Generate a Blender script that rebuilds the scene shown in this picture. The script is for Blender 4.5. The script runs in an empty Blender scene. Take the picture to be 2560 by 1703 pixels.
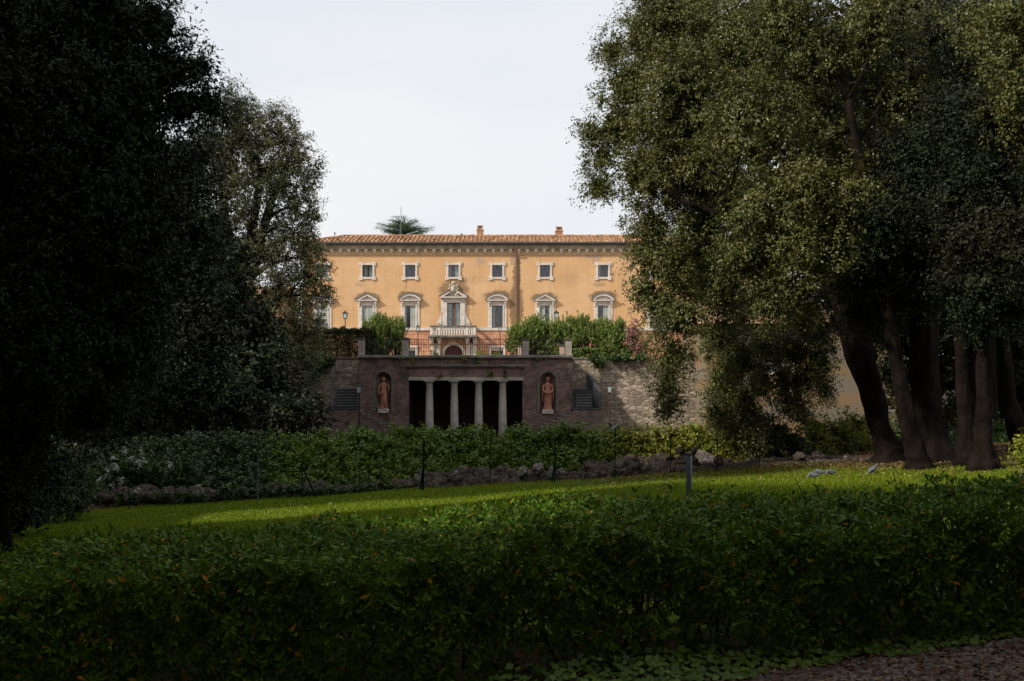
import bpy, math, random
import numpy as np
from mathutils import Vector, noise as mnoise
R = math.radians
sc = bpy.context.scene
col = sc.collection

# ------------------------------------------------------------------ camera, sky, sun, exposure
F, CX, HZ, EYE = 2600.0, 1280.0, 1034.0, 1.6       # focal in photo pixels, centre column, horizon row, eye height
cam = bpy.data.cameras.new('camera'); cam_o = bpy.data.objects.new('camera', cam); col.objects.link(cam_o)
cam.sensor_width = 36.0; cam.lens = F / 2560 * 36.0; cam.shift_y = (HZ - 851.5) / 2560
cam.clip_start = 0.05; cam.clip_end = 3000
cam_o.location = (0, 0, EYE); cam_o.rotation_euler = (R(90), 0, 0)
sc.camera = cam_o
SUN = Vector((-0.80, -0.42, 0.70)).normalized()      # direction towards the sun
elev = math.asin(SUN.z)
w = bpy.data.worlds.new('World'); sc.world = w; w.use_nodes = True
wn = w.node_tree; wn.nodes.clear()
wo = wn.nodes.new('ShaderNodeOutputWorld'); bg = wn.nodes.new('ShaderNodeBackground'); bg.inputs[1].default_value = 0.10
sky = wn.nodes.new('ShaderNodeTexSky'); sky.sky_type = 'NISHITA'; sky.sun_disc = False
sky.sun_elevation = elev; sky.sun_rotation = math.atan2(SUN.x, SUN.y); sky.dust_density = 3.0; sky.air_density = 1.2
tc = wn.nodes.new('ShaderNodeTexCoord'); mp = wn.nodes.new('ShaderNodeMapping'); mp.inputs['Scale'].default_value = (1.2, 1.2, 3.5)
nz = wn.nodes.new('ShaderNodeTexNoise'); nz.inputs['Scale'].default_value = 1.6; nz.inputs['Detail'].default_value = 4; nz.inputs['Roughness'].default_value = .45
cr = wn.nodes.new('ShaderNodeValToRGB'); cr.color_ramp.elements[0].position = .38; cr.color_ramp.elements[1].position = .62
cr.color_ramp.elements[0].color = (8.7, 9.1, 9.7, 1); cr.color_ramp.elements[1].color = (9.9, 9.9, 10.0, 1)
mxw = wn.nodes.new('ShaderNodeMix'); mxw.data_type = 'RGBA'; mxw.inputs[0].default_value = .88
wn.links.new(tc.outputs['Generated'], mp.inputs[0]); wn.links.new(mp.outputs[0], nz.inputs[0]); wn.links.new(nz.outputs[0], cr.inputs[0])
wn.links.new(sky.outputs[0], mxw.inputs[6]); wn.links.new(cr.outputs[0], mxw.inputs[7])
wn.links.new(mxw.outputs[2], bg.inputs[0]); wn.links.new(bg.outputs[0], wo.inputs[0])
sl = bpy.data.lights.new('sun', 'SUN'); sl.energy = 5.0; sl.angle = R(2.2); sl.color = (1.0, .92, .80)
so = bpy.data.objects.new('sun', sl); col.objects.link(so)
so.rotation_euler = SUN.to_track_quat('Z', 'Y').to_euler(); so.location = (-30, -20, 40)
sc.view_settings.view_transform = 'Standard'; sc.view_settings.look = 'None'
sc.view_settings.exposure = 0.0; sc.view_settings.gamma = 1.0; sc.view_settings.use_curve_mapping = False
sc.render.engine = 'CYCLES'
sc.cycles.max_bounces = 6; sc.cycles.diffuse_bounces = 3; sc.cycles.glossy_bounces = 2
sc.cycles.transmission_bounces = 3; sc.cycles.transparent_max_bounces = 8; sc.cycles.caustics_reflective = False; sc.cycles.caustics_refractive = False
sc.cycles.sample_clamp_indirect = 4.0

# ------------------------------------------------------------------ helpers
def P(px, py, Y): return ((px - CX) / F * Y, Y, EYE - (py - HZ) / F * Y)
def X(px, Y): return (px - CX) / F * Y
def Z(py, Y): return EYE - (py - HZ) / F * Y
def gz(x, y):
    n = .065 * min(max(x, -16), 16)
    t = min(max((y - 26.5) / 9.0, 0), 1); t = t * t * (3 - 2 * t)
    u = .03 * math.sin(x * .9 + .4 * y) * math.sin(y * .55) + .02 * math.sin(x * 2.1 + 1)
    return (n + u * .6) * (1 - t) + (-.3) * t

def tag(o, label=None, cat=None, group=None, kind=None):
    if label: o['label'] = label
    if cat: o['category'] = cat
    if group: o['group'] = group
    if kind: o['kind'] = kind
    return o
def empty(name, loc=(0, 0, 0), rz=0, parent=None):
    o = bpy.data.objects.new(name, None); o.location = loc; o.rotation_euler = (0, 0, rz); o.empty_display_size = .2
    col.objects.link(o)
    if parent: o.parent = parent
    return o
def link(name, me, parent=None, loc=(0, 0, 0)):
    o = bpy.data.objects.new(name, me); col.objects.link(o); o.location = loc
    if parent: o.parent = parent
    return o
def copy_tree(o, parent=None):
    c = o.copy(); col.objects.link(c); c.parent = parent
    for ch in [k for k in o.children]: copy_tree(ch, c)
    return c

class MB:
    def __init__(s): s.v = []; s.f = []; s.sm = False
    def add(s, vs, fs):
        b = len(s.v); s.v += [tuple(p) for p in vs]; s.f += [tuple(i + b for i in f) for f in fs]; return s
    def box(s, x0, x1, y0, y1, z0, z1):
        return s.add([(x0, y0, z0), (x1, y0, z0), (x1, y1, z0), (x0, y1, z0), (x0, y0, z1), (x1, y0, z1), (x1, y1, z1), (x0, y1, z1)],
                     [(0, 3, 2, 1), (4, 5, 6, 7), (0, 1, 5, 4), (1, 2, 6, 5), (2, 3, 7, 6), (3, 0, 4, 7)])
    def cham(s, x0, x1, y0, y1, z0, z1, c=.02):
        # box whose front (-y) edges are chamfered
        vs = [(x0, y0 + c, z0), (x1, y0 + c, z0), (x1, y1, z0), (x0, y1, z0), (x0, y0 + c, z1), (x1, y0 + c, z1), (x1, y1, z1), (x0, y1, z1),
              (x0 + c, y0, z0 + c), (x1 - c, y0, z0 + c), (x1 - c, y0, z1 - c), (x0 + c, y0, z1 - c)]
        return s.add(vs, [(0, 3, 2, 1), (4, 5, 6, 7), (1, 2, 6, 5), (2, 3, 7, 6), (3, 0, 4, 7), (8, 9, 10, 11), (0, 1, 9, 8), (1, 5, 10, 9), (5, 4, 11, 10), (4, 0, 8, 11)])
    def prism(s, poly, y0, y1):
        # poly in (x,z), extruded from y0 to y1
        n = len(poly)
        a = sum(poly[i][0] * poly[(i + 1) % n][1] - poly[(i + 1) % n][0] * poly[i][1] for i in range(n))
        if a < 0: poly = poly[::-1]
        vs = [(x, y0, z) for x, z in poly] + [(x, y1, z) for x, z in poly]
        fs = [tuple(range(n)), tuple(range(2 * n - 1, n - 1, -1))] + [(i, i + n, (i + 1) % n + n, (i + 1) % n) for i in range(n)]
        return s.add(vs, fs)
    def tube(s, pts, rad, n=8, rough=0, cap=True, seed=0, ridge=0):
        pts = [Vector(p) for p in pts]
        if not hasattr(rad, '__len__'): rad = [rad] * len(pts)
        b = len(s.v); m = len(pts); ref = None
        for i, p in enumerate(pts):
            t = (pts[min(i + 1, m - 1)] - pts[max(i - 1, 0)]).normalized()
            if ref is None: ref = Vector((1, 0, 0)) if abs(t.x) < .8 else Vector((0, 1, 0))
            u = (ref - t * ref.dot(t)).normalized(); ref = u; v = t.cross(u)
            for k in range(n):
                a = 2 * math.pi * k / n; r = rad[i]
                if rough: r *= 1 + rough * mnoise.noise(Vector((math.cos(a) * 1.7 + seed, math.sin(a) * 1.7, i * .55)))
                if ridge: r *= 1 + ridge * mnoise.noise(Vector((math.cos(a) * 6 + seed, math.sin(a) * 6, i * .16))) + (.30 * math.cos(5 * a + seed) * max(0, 1 - i / 2.5) if i < 3 else 0)
                s.v.append(tuple(p + u * math.cos(a) * r + v * math.sin(a) * r))
        for i in range(m - 1):
            for k in range(n):
                k2 = (k + 1) % n
                s.f.append((b + i * n + k, b + i * n + k2, b + (i + 1) * n + k2, b + (i + 1) * n + k))
        if cap: s.f.append(tuple(b + k for k in range(n))[::-1]); s.f.append(tuple(b + (m - 1) * n + k for k in range(n)))
        return s
    def lathe(s, prof, cx, cy, n=12, z0=0, flute=0, sy=1):
        b = len(s.v); m = len(prof)
        for r, z in prof:
            for k in range(n):
                a = 2 * math.pi * k / n; rr = r * (1 - flute * (k % 2)); s.v.append((cx + rr * math.cos(a), cy + rr * math.sin(a) * sy, z0 + z))
        for i in range(m - 1):
            for k in range(n):
                k2 = (k + 1) % n; s.f.append((b + i * n + k, b + i * n + k2, b + (i + 1) * n + k2, b + (i + 1) * n + k))
        s.f.append(tuple(b + k for k in range(n))[::-1]); s.f.append(tuple(b + (m - 1) * n + k for k in range(n)))
        return s
    def ball(s, c, r, n=10, m=6, squ=(1, 1, 1)):
        pr = []
        b = len(s.v)
        for i in range(m + 1):
            th = math.pi * (i / m); 
            for k in range(n):
                a = 2 * math.pi * k / n; q = max(math.sin(th), .02)
                s.v.append((c[0] + r * q * math.cos(a) * squ[0], c[1] + r * q * math.sin(a) * squ[1], c[2] - r * math.cos(th) * squ[2]))
        for i in range(m):
            for k in range(n):
                k2 = (k + 1) % n; s.f.append((b + i * n + k, b + i * n + k2, b + (i + 1) * n + k2, b + (i + 1) * n + k))
        return s
    def build(s, name, mat, parent=None, smooth=False, loc=(0, 0, 0)):
        me = bpy.data.meshes.new(name); me.from_pydata(s.v, [], s.f); me.materials.append(mat)
        if smooth or s.sm: me.polygons.foreach_set('use_smooth', [True] * len(me.polygons))
        me.update(); return link(name, me, parent, loc)

def npmesh(name, co, k, mat, parent=None, v=None, smooth=False, faces=None):
    """co: (M,3). faces given as (F,k) index array."""
    me = bpy.data.meshes.new(name); me.vertices.add(len(co)); me.vertices.foreach_set('co', np.ascontiguousarray(co, np.float32).ravel())
    nf = len(faces); me.loops.add(nf * k); me.loops.foreach_set('vertex_index', np.ascontiguousarray(faces, np.int32).ravel())
    me.polygons.add(nf); me.polygons.foreach_set('loop_start', np.arange(nf, dtype=np.int32) * k)
    me.update(calc_edges=True)
    if smooth: me.polygons.foreach_set('use_smooth', np.ones(nf, bool))
    if v is not None:
        at = me.attributes.new('v', 'FLOAT', 'FACE'); at.data.foreach_set('value', np.ascontiguousarray(v, np.float32))
    me.materials.append(mat)
    return link(name, me, parent)

def unit(a): return a / np.maximum(np.linalg.norm(a, axis=1, keepdims=True), 1e-9)
def quad_leaves(name, Pp, N, T, L, W, mat, parent, rng, fold=.12):
    """diamond leaves, one bent quad each"""
    N = unit(N); T = unit(T - N * np.sum(T * N, 1, keepdims=True)); B = np.cross(N, T)
    L = L[:, None]; W = W[:, None]
    a = Pp - T * L * .5; c = Pp + T * L * .5; b = Pp + B * W * .5 - T * L * .05 + N * W * fold; d = Pp - B * W * .5 - T * L * .05 + N * W * fold
    co = np.stack([a, b, c, d], 1).reshape(-1, 3); n = len(Pp)
    return npmesh(name, co, 4, mat, parent, rng.random(n), False, np.arange(n * 4).reshape(n, 4))

def blob_leaves(blobs, size, dens, rng, cl_r=.16, cl_n=36, out=.5, up=.45, rnd=.8, droop=.5, inner=True, asp=.5, lump=.18, lo=.62, twigs=None, nmin=6):
    """blobs (x,y,z,rx,ry,rz) in metres -> arrays for quad_leaves. dens = leaf clusters per square metre of blob surface"""
    Ps, Ns, Ts, Ls, Ws = [], [], [], [], []
    for (x, y, z, rx, ry, rz) in blobs:
        rm = (rx + ry + rz) / 3; nc = max(nmin, int(4 * math.pi * rm * rm * dens))
        d = unit(rng.normal(size=(nc, 3)))
        ph = rng.random(3) * 6
        bump = 1 + lump * (np.sin(d[:, 0] * 5 + ph[0]) * np.sin(d[:, 1] * 4.3 + ph[1]) + .6 * np.sin(d[:, 2] * 7 + ph[2] + d[:, 0] * 3))
        rr = (lo + (1.02 - lo) * rng.random(nc) ** .55) * bump
        c = d * rr[:, None] * np.array([rx, ry, rz]) + np.array([x, y, z])
        n = rng.poisson(cl_n, nc) + 3; idx = np.repeat(np.arange(nc), n); m = len(idx)
        cs = cl_r * (.6 + .8 * rng.random(nc))
        # leaves sit along a few short twigs that fan out from every cluster
        tw = unit(np.repeat(d, 5, 0) * .75 + rng.normal(size=(nc * 5, 3)) * .75 + np.array([0, 0, -droop * .35])); ti = idx * 5 + rng.integers(0, 5, m); td = tw[ti]; t = rng.random(m) ** .8
        Ps.append(c[idx] + td * (t * cs[idx] * 2.3)[:, None] + rng.normal(size=(m, 3)) * (cs[idx] * .26)[:, None])
        if twigs is not None: twigs.append((np.repeat(c, 5, 0) - tw * (np.repeat(cs, 5) * .6)[:, None], np.repeat(c, 5, 0) + tw * (np.repeat(cs, 5) * 2.2)[:, None]))
        Ns.append(d[idx] * out + np.array([0, 0, up]) + rng.normal(size=(m, 3)) * rnd * .6)
        Ts.append(td * .9 + np.array([0, 0, -droop * .5]) + rng.normal(size=(m, 3)) * .5)
        l = size * (.7 + .6 * rng.random(m)); Ls.append(l); Ws.append(l * asp * (.8 + .4 * rng.random(m)))
        if inner:  # larger inner leaves, mostly unseen, added to block light through the crown
            m = max(30, int(nc * 11)); d = unit(rng.normal(size=(m, 3))); r = rng.random(m) ** .4 * .64
            Ps.append(d * r[:, None] * np.array([rx, ry, rz]) + np.array([x, y, z])); Ns.append(rng.normal(size=(m, 3))); Ts.append(rng.normal(size=(m, 3)))
            l = size * 1.9 * (.7 + .6 * rng.random(m)); Ls.append(l); Ws.append(l * .6)
    return [np.concatenate(a) for a in (Ps, Ns, Ts, Ls, Ws)]

# ------------------------------------------------------------------ materials
class NT:
    def __init__(s, name):
        s.m = bpy.data.materials.new(name); s.m.use_nodes = True; s.t = s.m.node_tree; s.t.nodes.clear()
        s.out = s.t.nodes.new('ShaderNodeOutputMaterial')
    def n(s, typ, **kw):
        nd = s.t.nodes.new(typ)
        for k, v in kw.items(): setattr(nd, k, v)
        return nd
    def set(s, sock, v):
        if isinstance(v, bpy.types.NodeSocket): s.t.links.new(v, sock)
        elif isinstance(v, (tuple, list)) and len(v) == 3 and sock.type == 'RGBA': sock.default_value = (*v, 1)
        else: sock.default_value = v
    def math(s, op, a, b=0.0, clamp=False):
        nd = s.n('ShaderNodeMath', operation=op, use_clamp=clamp); s.set(nd.inputs[0], a); s.set(nd.inputs[1], b); return nd.outputs[0]
    def mix(s, f, a, b, typ='MIX'):
        nd = s.n('ShaderNodeMix', data_type='RGBA', blend_type=typ); s.set(nd.inputs[0], f); s.set(nd.inputs[6], a); s.set(nd.inputs[7], b); return nd.outputs[2]
    def noise(s, vec, scale, detail=4, rough=.55, out=0):
        nd = s.n('ShaderNodeTexNoise'); s.set(nd.inputs['Vector'], vec); nd.inputs['Scale'].default_value = scale; nd.inputs['Detail'].default_value = detail; nd.inputs['Roughness'].default_value = rough
        return nd.outputs[out]
    def ramp(s, f, stops):
        nd = s.n('ShaderNodeValToRGB'); s.set(nd.inputs[0], f); e = nd.color_ramp.elements
        while len(e) < len(stops): e.new(.5)
        for i, (p, c) in enumerate(stops):
            e[i].position = p; e[i].color = (c, c, c, 1) if not hasattr(c, '__len__') else (*c, 1)
        return nd.outputs[0]
    def coord(s): return s.n('ShaderNodeTexCoord').outputs['Object']
    def scalev(s, vec, sx, sy, sz):
        nd = s.n('ShaderNodeMapping'); s.set(nd.inputs[0], vec); nd.inputs['Scale'].default_value = (sx, sy, sz); return nd.outputs[0]
    def sep(s, vec):
        nd = s.n('ShaderNodeSeparateXYZ'); s.set(nd.inputs[0], vec); return nd.outputs
    def comb(s, x, y, z=0.0):
        nd = s.n('ShaderNodeCombineXYZ'); s.set(nd.inputs[0], x); s.set(nd.inputs[1], y); s.set(nd.inputs[2], z); return nd.outputs[0]
    def add(s, a, b):
        nd = s.n('ShaderNodeVectorMath', operation='ADD'); s.set(nd.inputs[0], a); s.set(nd.inputs[1], b); return nd.outputs[0]
    def vscale(s, a, k):
        nd = s.n('ShaderNodeVectorMath', operation='SCALE'); s.set(nd.inputs[0], a); s.set(nd.inputs['Scale'], k); return nd.outputs[0]
    def bump(s, h, st=.3, dist=.02):
        nd = s.n('ShaderNodeBump'); nd.inputs['Strength'].default_value = st; nd.inputs['Distance'].default_value = dist; s.set(nd.inputs['Height'], h); return nd.outputs[0]
    def attr(s, name): return s.n('ShaderNodeAttribute', attribute_name=name).outputs['Fac']
    def principled(s, color, rough=.7, bump=None, spec=.3, metal=0.0):
        p = s.n('ShaderNodeBsdfPrincipled'); s.set(p.inputs['Base Color'], color); s.set(p.inputs['Roughness'], rough)
        p.inputs['Specular IOR Level'].default_value = spec; p.inputs['Metallic'].default_value = metal
        if bump is not None: s.t.links.new(bump, p.inputs['Normal'])
        return p.outputs[0]
    def done(s, sh): s.t.links.new(sh, s.out.inputs[0]); return s.m

def mat_leaf(name, stops, trans=.3, rough=.45, spec=.35, clump=0.0, tint=None):
    m = NT(name); v = m.attr('v'); c = m.ramp(v, stops)
    if clump:
        nse = m.ramp(m.noise(m.coord(), clump, 2), [(.38, 0), (.62, 1)]); c = m.mix(m.math('MULTIPLY', nse, .55), c, tint)
    p = m.principled(c, rough, None, spec)
    t = m.n('ShaderNodeBsdfTranslucent'); tcx = m.mix(1.0, c, (1.0, 1.0, .45), 'MULTIPLY'); m.set(t.inputs[0], tcx)
    mx = m.n('ShaderNodeMixShader'); mx.inputs[0].default_value = trans
    m.t.links.new(p, mx.inputs[1]); m.t.links.new(t.outputs[0], mx.inputs[2])
    return m.done(mx.outputs[0])
def mat_plain(name, c, rough=.6, var=.15, scale=6, spec=.3, metal=0.0, bump=.2, bd=.01):
    m = NT(name); co = m.coord(); n = m.noise(co, scale, 6, .6); f = m.ramp(n, [(.3, 1 - var), (.7, 1 + var)])
    base = m.mix(1.0, c, f, 'MULTIPLY'); return m.done(m.principled(base, rough, m.bump(m.noise(co, scale * 5, 4), bump, bd), spec, metal))

# leaf materials (albedo varies from leaf to leaf)
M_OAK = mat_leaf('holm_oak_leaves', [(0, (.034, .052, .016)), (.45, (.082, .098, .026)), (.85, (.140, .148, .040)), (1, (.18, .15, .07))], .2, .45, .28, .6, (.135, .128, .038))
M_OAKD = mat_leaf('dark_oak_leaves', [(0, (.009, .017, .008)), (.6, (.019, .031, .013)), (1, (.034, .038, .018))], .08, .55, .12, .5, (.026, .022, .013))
M_OAKM = mat_leaf('grey_green_oak_leaves', [(0, (.034, .054, .028)), (.6, (.080, .100, .048)), (1, (.150, .145, .070))], .25, .5, .2, .35, (.15, .13, .06))
M_PITT = mat_leaf('pittosporum_leaves', [(0, (.034, .080, .005)), (.5, (.072, .148, .008)), (.93, (.135, .215, .014)), (.975, (.10, .11, .016)), (.988, (.40, .20, .015)), (1, (.48, .19, .02))], .22, .5, .12)
M_IVY = mat_leaf('ivy_leaves', [(0, (.034, .080, .010)), (.6, (.085, .175, .020)), (1, (.21, .29, .040))], .30, .42, .25, .7, (.15, .19, .018))
M_IVYY = mat_leaf('yellow_green_leaves', [(0, (.07, .10, .008)), (.6, (.18, .22, .020)), (1, (.34, .34, .045))], .36, .45, .25, .8, (.15, .12, .03))
M_SHRUB = mat_leaf('shrub_leaves', [(0, (.017, .045, .008)), (.6, (.036, .085, .013)), (1, (.08, .125, .026))], .25, .4, .4)
M_OLE = mat_leaf('oleander_leaves', [(0, (.05, .105, .02)), (.6, (.15, .22, .04)), (1, (.38, .40, .13))], .38, .4, .35)
M_HEDGB = mat_leaf('brown_green_hedge_leaves', [(0, (.028, .036, .010)), (.6, (.050, .055, .016)), (1, (.085, .060, .025))], .2, .6, .15)
M_PINK = mat_leaf('pink_blossom', [(0, (.16, .07, .07)), (.7, (.36, .17, .17)), (1, (.50, .36, .34))], .3, .6, .2)
M_WHITE = mat_leaf('white_blossom', [(0, (.45, .48, .46)), (1, (.75, .78, .74))], .2, .6, .2)
M_CEDAR = mat_leaf('cedar_needles', [(0, (.06, .12, .08)), (1, (.15, .24, .15))], .15, .6, .2)
M_GRASS = mat_leaf('grass_blades', [(0, (.085, .150, .005)), (.6, (.17, .235, .009)), (.95, (.29, .30, .020)), (1, (.35, .32, .12))], .35, .5, .2)
M_LITTER = mat_leaf('dead_leaves', [(0, (.07, .035, .018)), (.7, (.18, .085, .045)), (1, (.32, .22, .13))], .1, .7, .2)
M_BARK = (lambda m: m.done((lambda co: m.principled(m.mix(m.ramp(m.noise(co, 3, 6, .7), [(.35, 0), (.65, 1)]), (.006, .005, .0045), (.021, .015, .012)), .9,
         m.bump(m.noise(m.scalev(co, 14, 14, 3), 1.5, 8, .7), .9, .05), .03))(m.coord())))(NT('oak_bark'))
M_TWIG = mat_plain('hedge_twigs', (.06, .045, .03), .85, .3, 12)

def mat_plaster():
    m = NT('orange_plaster'); co = m.coord(); s = m.sep(co)
    base = m.mix(m.ramp(m.noise(co, .35, 5, .6), [(.3, 0), (.7, 1)]), (.53, .322, .16), (.61, .385, .20))
    base = m.mix(m.math('MULTIPLY', m.ramp(m.noise(m.scalev(co, .8, .8, 5), 2.4, 6, .7), [(.48, 0), (.72, 1)]), .34), base, (.50, .27, .12))
    st = m.ramp(m.noise(m.scalev(co, 2.6, 1, .16), 1.2, 6, .7), [(.50, 0), (.70, 1)]); base = m.mix(m.math('MULTIPLY', st, .42), base, (.30, .19, .11))
    base = m.mix(m.math('MULTIPLY', m.ramp(m.noise(m.scalev(co, .45, 1, .6), .5, 5, .6), [(.45, 0), (.62, 1)]), .30), base, (.70, .50, .33))
    # courses of brick showing through the thin render
    br = m.n('ShaderNodeTexBrick'); m.set(br.inputs['Vector'], m.add(m.comb(s[0], s[2]), m.vscale(m.noise(co, 3, 3, .5, 1), .06)))
    br.inputs['Scale'].default_value = 1; br.inputs['Brick Width'].default_value = .62; br.inputs['Row Height'].default_value = .20; br.inputs['Mortar Size'].default_value = .022; br.inputs['Mortar Smooth'].default_value = .6
    gate = m.ramp(m.noise(m.scalev(co, 1, 1, 2), .9, 4, .6), [(.38, .15), (.62, 1)])
    base = m.mix(m.math('MULTIPLY', m.math('MULTIPLY', br.outputs['Fac'], gate), .6), base, (.38, .20, .10))
    dx = m.noise(co, 2.2, 9, .75); dz = m.noise(m.add(co, (7.3, 1.1, 3.7)), 2.2, 9, .75)
    wx = m.math('ADD', s[0], m.math('MULTIPLY', m.math('SUBTRACT', dx, .5), 1.3)); wz = m.math('ADD', s[2], m.math('MULTIPLY', m.math('SUBTRACT', dz, .5), 1.3))
    def ell(px, py, rx, rz, k, soft=.5):
        u = m.math('DIVIDE', m.math('SUBTRACT', wx, (px - CX) / 26), rx); v = m.math('DIVIDE', m.math('SUBTRACT', wz, EYE + (HZ - py) / 26), rz)
        d = m.math('ADD', m.math('MULTIPLY', u, u), m.math('MULTIPLY', v, v))
        return m.math('MULTIPLY', m.math('DIVIDE', m.math('SUBTRACT', 1.0, d), soft, True), k)
    # dark lichen and run-off stains over the window hoods and along the downpipe
    dark = None
    for a in [(919, 744, 1.45, .55, .8), (1026, 741, 1.45, .55, .9), (1134, 722, 1.7, .9, .75), (1146, 706, .9, .9, .7), (1243, 741, 1.5, .6, .9), (1362, 744, 1.5, .5, .85), (1508, 741, 1.5, .6, .9),
              (1292, 690, .42, 3.0, .85), (1291, 770, .75, 2.9, .85), (1098, 770, .14, 1.1, .5), (1170, 768, .16, .9, .5), (1048, 765, .12, .9, .45), (1180, 640, .5, .3, .0), (1014, 711, .08, .55, .5),
              (900, 712, .5, .25, .3), (1500, 712, .7, .25, .4), (1425, 700, 1.6, .7, .10), (760, 800, 1.5, .8, .5), (1558, 716, .14, .75, .6), (1190, 700, 2.2, .5, .12)]:
        e = ell(*a); dark = e if dark is None else m.math('MAXIMUM', dark, e)
    base = m.mix(m.math('MULTIPLY', dark, .85), base, (.10, .072, .045))
    pat = None
    for a in [(1202, 652, .42, .42, 1, .3), (1283, 646, .32, .7, 1, .3), (1484, 642, .9, .26, 1, .3), (1490, 651, .4, .3, 1, .3), (1428, 693, .9, .7, .3, .9)]:
        e = ell(*a); pat = e if pat is None else m.math('MAXIMUM', pat, e)
    base = m.mix(m.math('MULTIPLY', pat, .8), base, m.mix(br.outputs['Fac'], (.42, .30, .23), (.22, .15, .11)))
    return m.done(m.principled(base, .85, m.bump(m.noise(co, 9, 6, .6), .35, .03), .2))
def mat_blocks(name, c1, c2, mort, bw, rh, ms, warp, offs=.5, nvar=.5, dirt=(.05, .045, .035), dk=.5, bst=.5, bdist=.03, dscale=.6, squash=1.0):
    """masonry: coursed stone or brick with uneven joints and blotches of weathering"""
    m = NT(name); co = m.coord(); s = m.sep(co); u = m.math('ADD', s[0], s[1])
    vec = m.add(m.comb(u, s[2]), m.vscale(m.add(m.noise(co, 1 / max(bw, .01) * .9, 3, .6, 1), (-.5, -.5, -.5)), warp))
    br = m.n('ShaderNodeTexBrick'); br.offset = offs; br.squash = squash; br.squash_frequency = 3; m.set(br.inputs['Vector'], vec)
    br.inputs['Scale'].default_value = 1; br.inputs['Brick Width'].default_value = bw; br.inputs['Row Height'].default_value = rh
    br.inputs['Mortar Size'].default_value = ms; br.inputs['Mortar Smooth'].default_value = .35; br.inputs['Bias'].default_value = 0
    m.set(br.inputs['Color1'], c1); m.set(br.inputs['Color2'], c2); m.set(br.inputs['Mortar'], mort)
    n1 = m.noise(co, 2.0, 7, .7); base = m.mix(nvar, br.outputs['Color'], m.ramp(n1, [(.3, .55), (.7, 1.45)]), 'MULTIPLY')
    d = m.ramp(m.noise(m.scalev(co, 1, 1, .7), dscale, 7, .68), [(.45, 0), (.68, dk)])
    base = m.mix(d, base, dirt)
    h = m.math('SUBTRACT', m.math('MULTIPLY', m.noise(co, 11, 5, .6), .6), br.outputs['Fac'])
    return m.done(m.principled(base, .9, m.bump(h, bst, bdist), .15))
M_PLASTER = mat_plaster()
M_RUST = mat_blocks('pink_ashlar', (.46, .22, .14), (.56, .31, .19), (.22, .11, .075), 1.5, .42, .02, .02, .5, .7, (.20, .12, .07), .5)
def _rubble():
    m = NT('rubble_stone'); co = m.coord(); s = m.sep(co); u = m.math('ADD', s[0], s[1])
    vec = m.add(m.comb(m.math('MULTIPLY', u, 2.5), m.math('MULTIPLY', s[2], 5.8)), m.vscale(m.add(m.noise(co, 2.2, 4, .6, 1), (-.5, -.5, -.5)), .55))
    v = m.n('ShaderNodeTexVoronoi', voronoi_dimensions='2D'); m.set(v.inputs['Vector'], vec); v.inputs['Scale'].default_value = 1; v.inputs['Randomness'].default_value = .82
    e = m.n('ShaderNodeTexVoronoi', voronoi_dimensions='2D', feature='DISTANCE_TO_EDGE'); m.set(e.inputs['Vector'], vec); e.inputs['Scale'].default_value = 1; e.inputs['Randomness'].default_value = .82
    c = m.ramp(m.sep(v.outputs['Color'])[0], [(0, (.20, .165, .12)), (.5, (.32, .265, .20)), (1, (.46, .385, .30))])
    c = m.mix(.6, c, m.ramp(m.noise(co, 5, 6, .7), [(.3, .5), (.7, 1.5)]), 'MULTIPLY')
    j = m.ramp(e.outputs['Distance'], [(.015, 1), (.07, 0)]); c = m.mix(m.math('MULTIPLY', j, .92), c, (.045, .034, .024))
    c = m.mix(m.ramp(m.noise(m.scalev(co, 1, 1, .8), .7, 7, .68), [(.48, 0), (.7, .5)]), c, (.11, .095, .075))
    h = m.math('ADD', m.math('MULTIPLY', m.noise(co, 9, 5, .6), .5), m.ramp(e.outputs['Distance'], [(0, 0), (.25, 1)]))
    return m.done(m.principled(c, .92, m.bump(h, .4, .03), .1))
M_RUBBLE = _rubble()
M_BRICK = mat_blocks('old_red_brick', (.135, .080, .066), (.27, .165, .135), (.15, .13, .11), .27, .072, .010, .02, .5, .8, (.055, .052, .044), .95, .5, .02, 1.3)
M_BRICKG = mat_blocks('grey_brown_brick', (.15, .11, .09), (.26, .19, .16), (.08, .065, .055), .27, .072, .010, .03, .5, .8, (.09, .085, .072), .7, .5, .02, .8)
M_TRAV = mat_plain('pale_stone', (.56, .50, .43), .8, .25, 3.5, .2, 0, .4, .02)
M_WSTONE = mat_plain('window_stone', (.54, .49, .44), .8, .2, 2.6, .2, 0, .25, .01)
M_GSTONE = mat_plain('grey_weathered_stone', (.14, .125, .105), .9, .45, 1.6, .15, 0, .5, .02)
M_GSTONE2 = mat_plain('column_stone', (.37, .345, .31), .85, .35, 2.2, .15, 0, .5, .02)
M_COPE = mat_plain('coping_stone', (.19, .18, .155), .9, .45, 1.3, .15, 0, .5, .02)
M_ROCK = mat_plain('porous_rock', (.12, .095, .078), .95, .65, 1.6, .1, 0, 1.0, .06)
M_ROCKP = mat_plain('pale_rock', (.36, .31, .28), .95, .5, 2.5, .1, 0, 1.0, .05)
M_TERRA = mat_plain('terracotta', (.36, .17, .11), .85, .25, 3, .15, 0, .4, .01)
M_CHIM = mat_plain('chimney_brick', (.36, .19, .11), .9, .25, 4)
M_GUTTER = mat_plain('dark_gutter', (.035, .032, .030), .5, .2, 3, .4)
M_IRON = mat_plain('rusty_iron', (.055, .028, .022), .75, .3, 8, .3)
M_IRON2 = mat_plain('black_iron', (.016, .016, .017), .6, .3, 8, .3)
M_GALV = mat_plain('galvanised_steel', (.13, .155, .175), .5, .25, 5, .5, .5)
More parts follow.
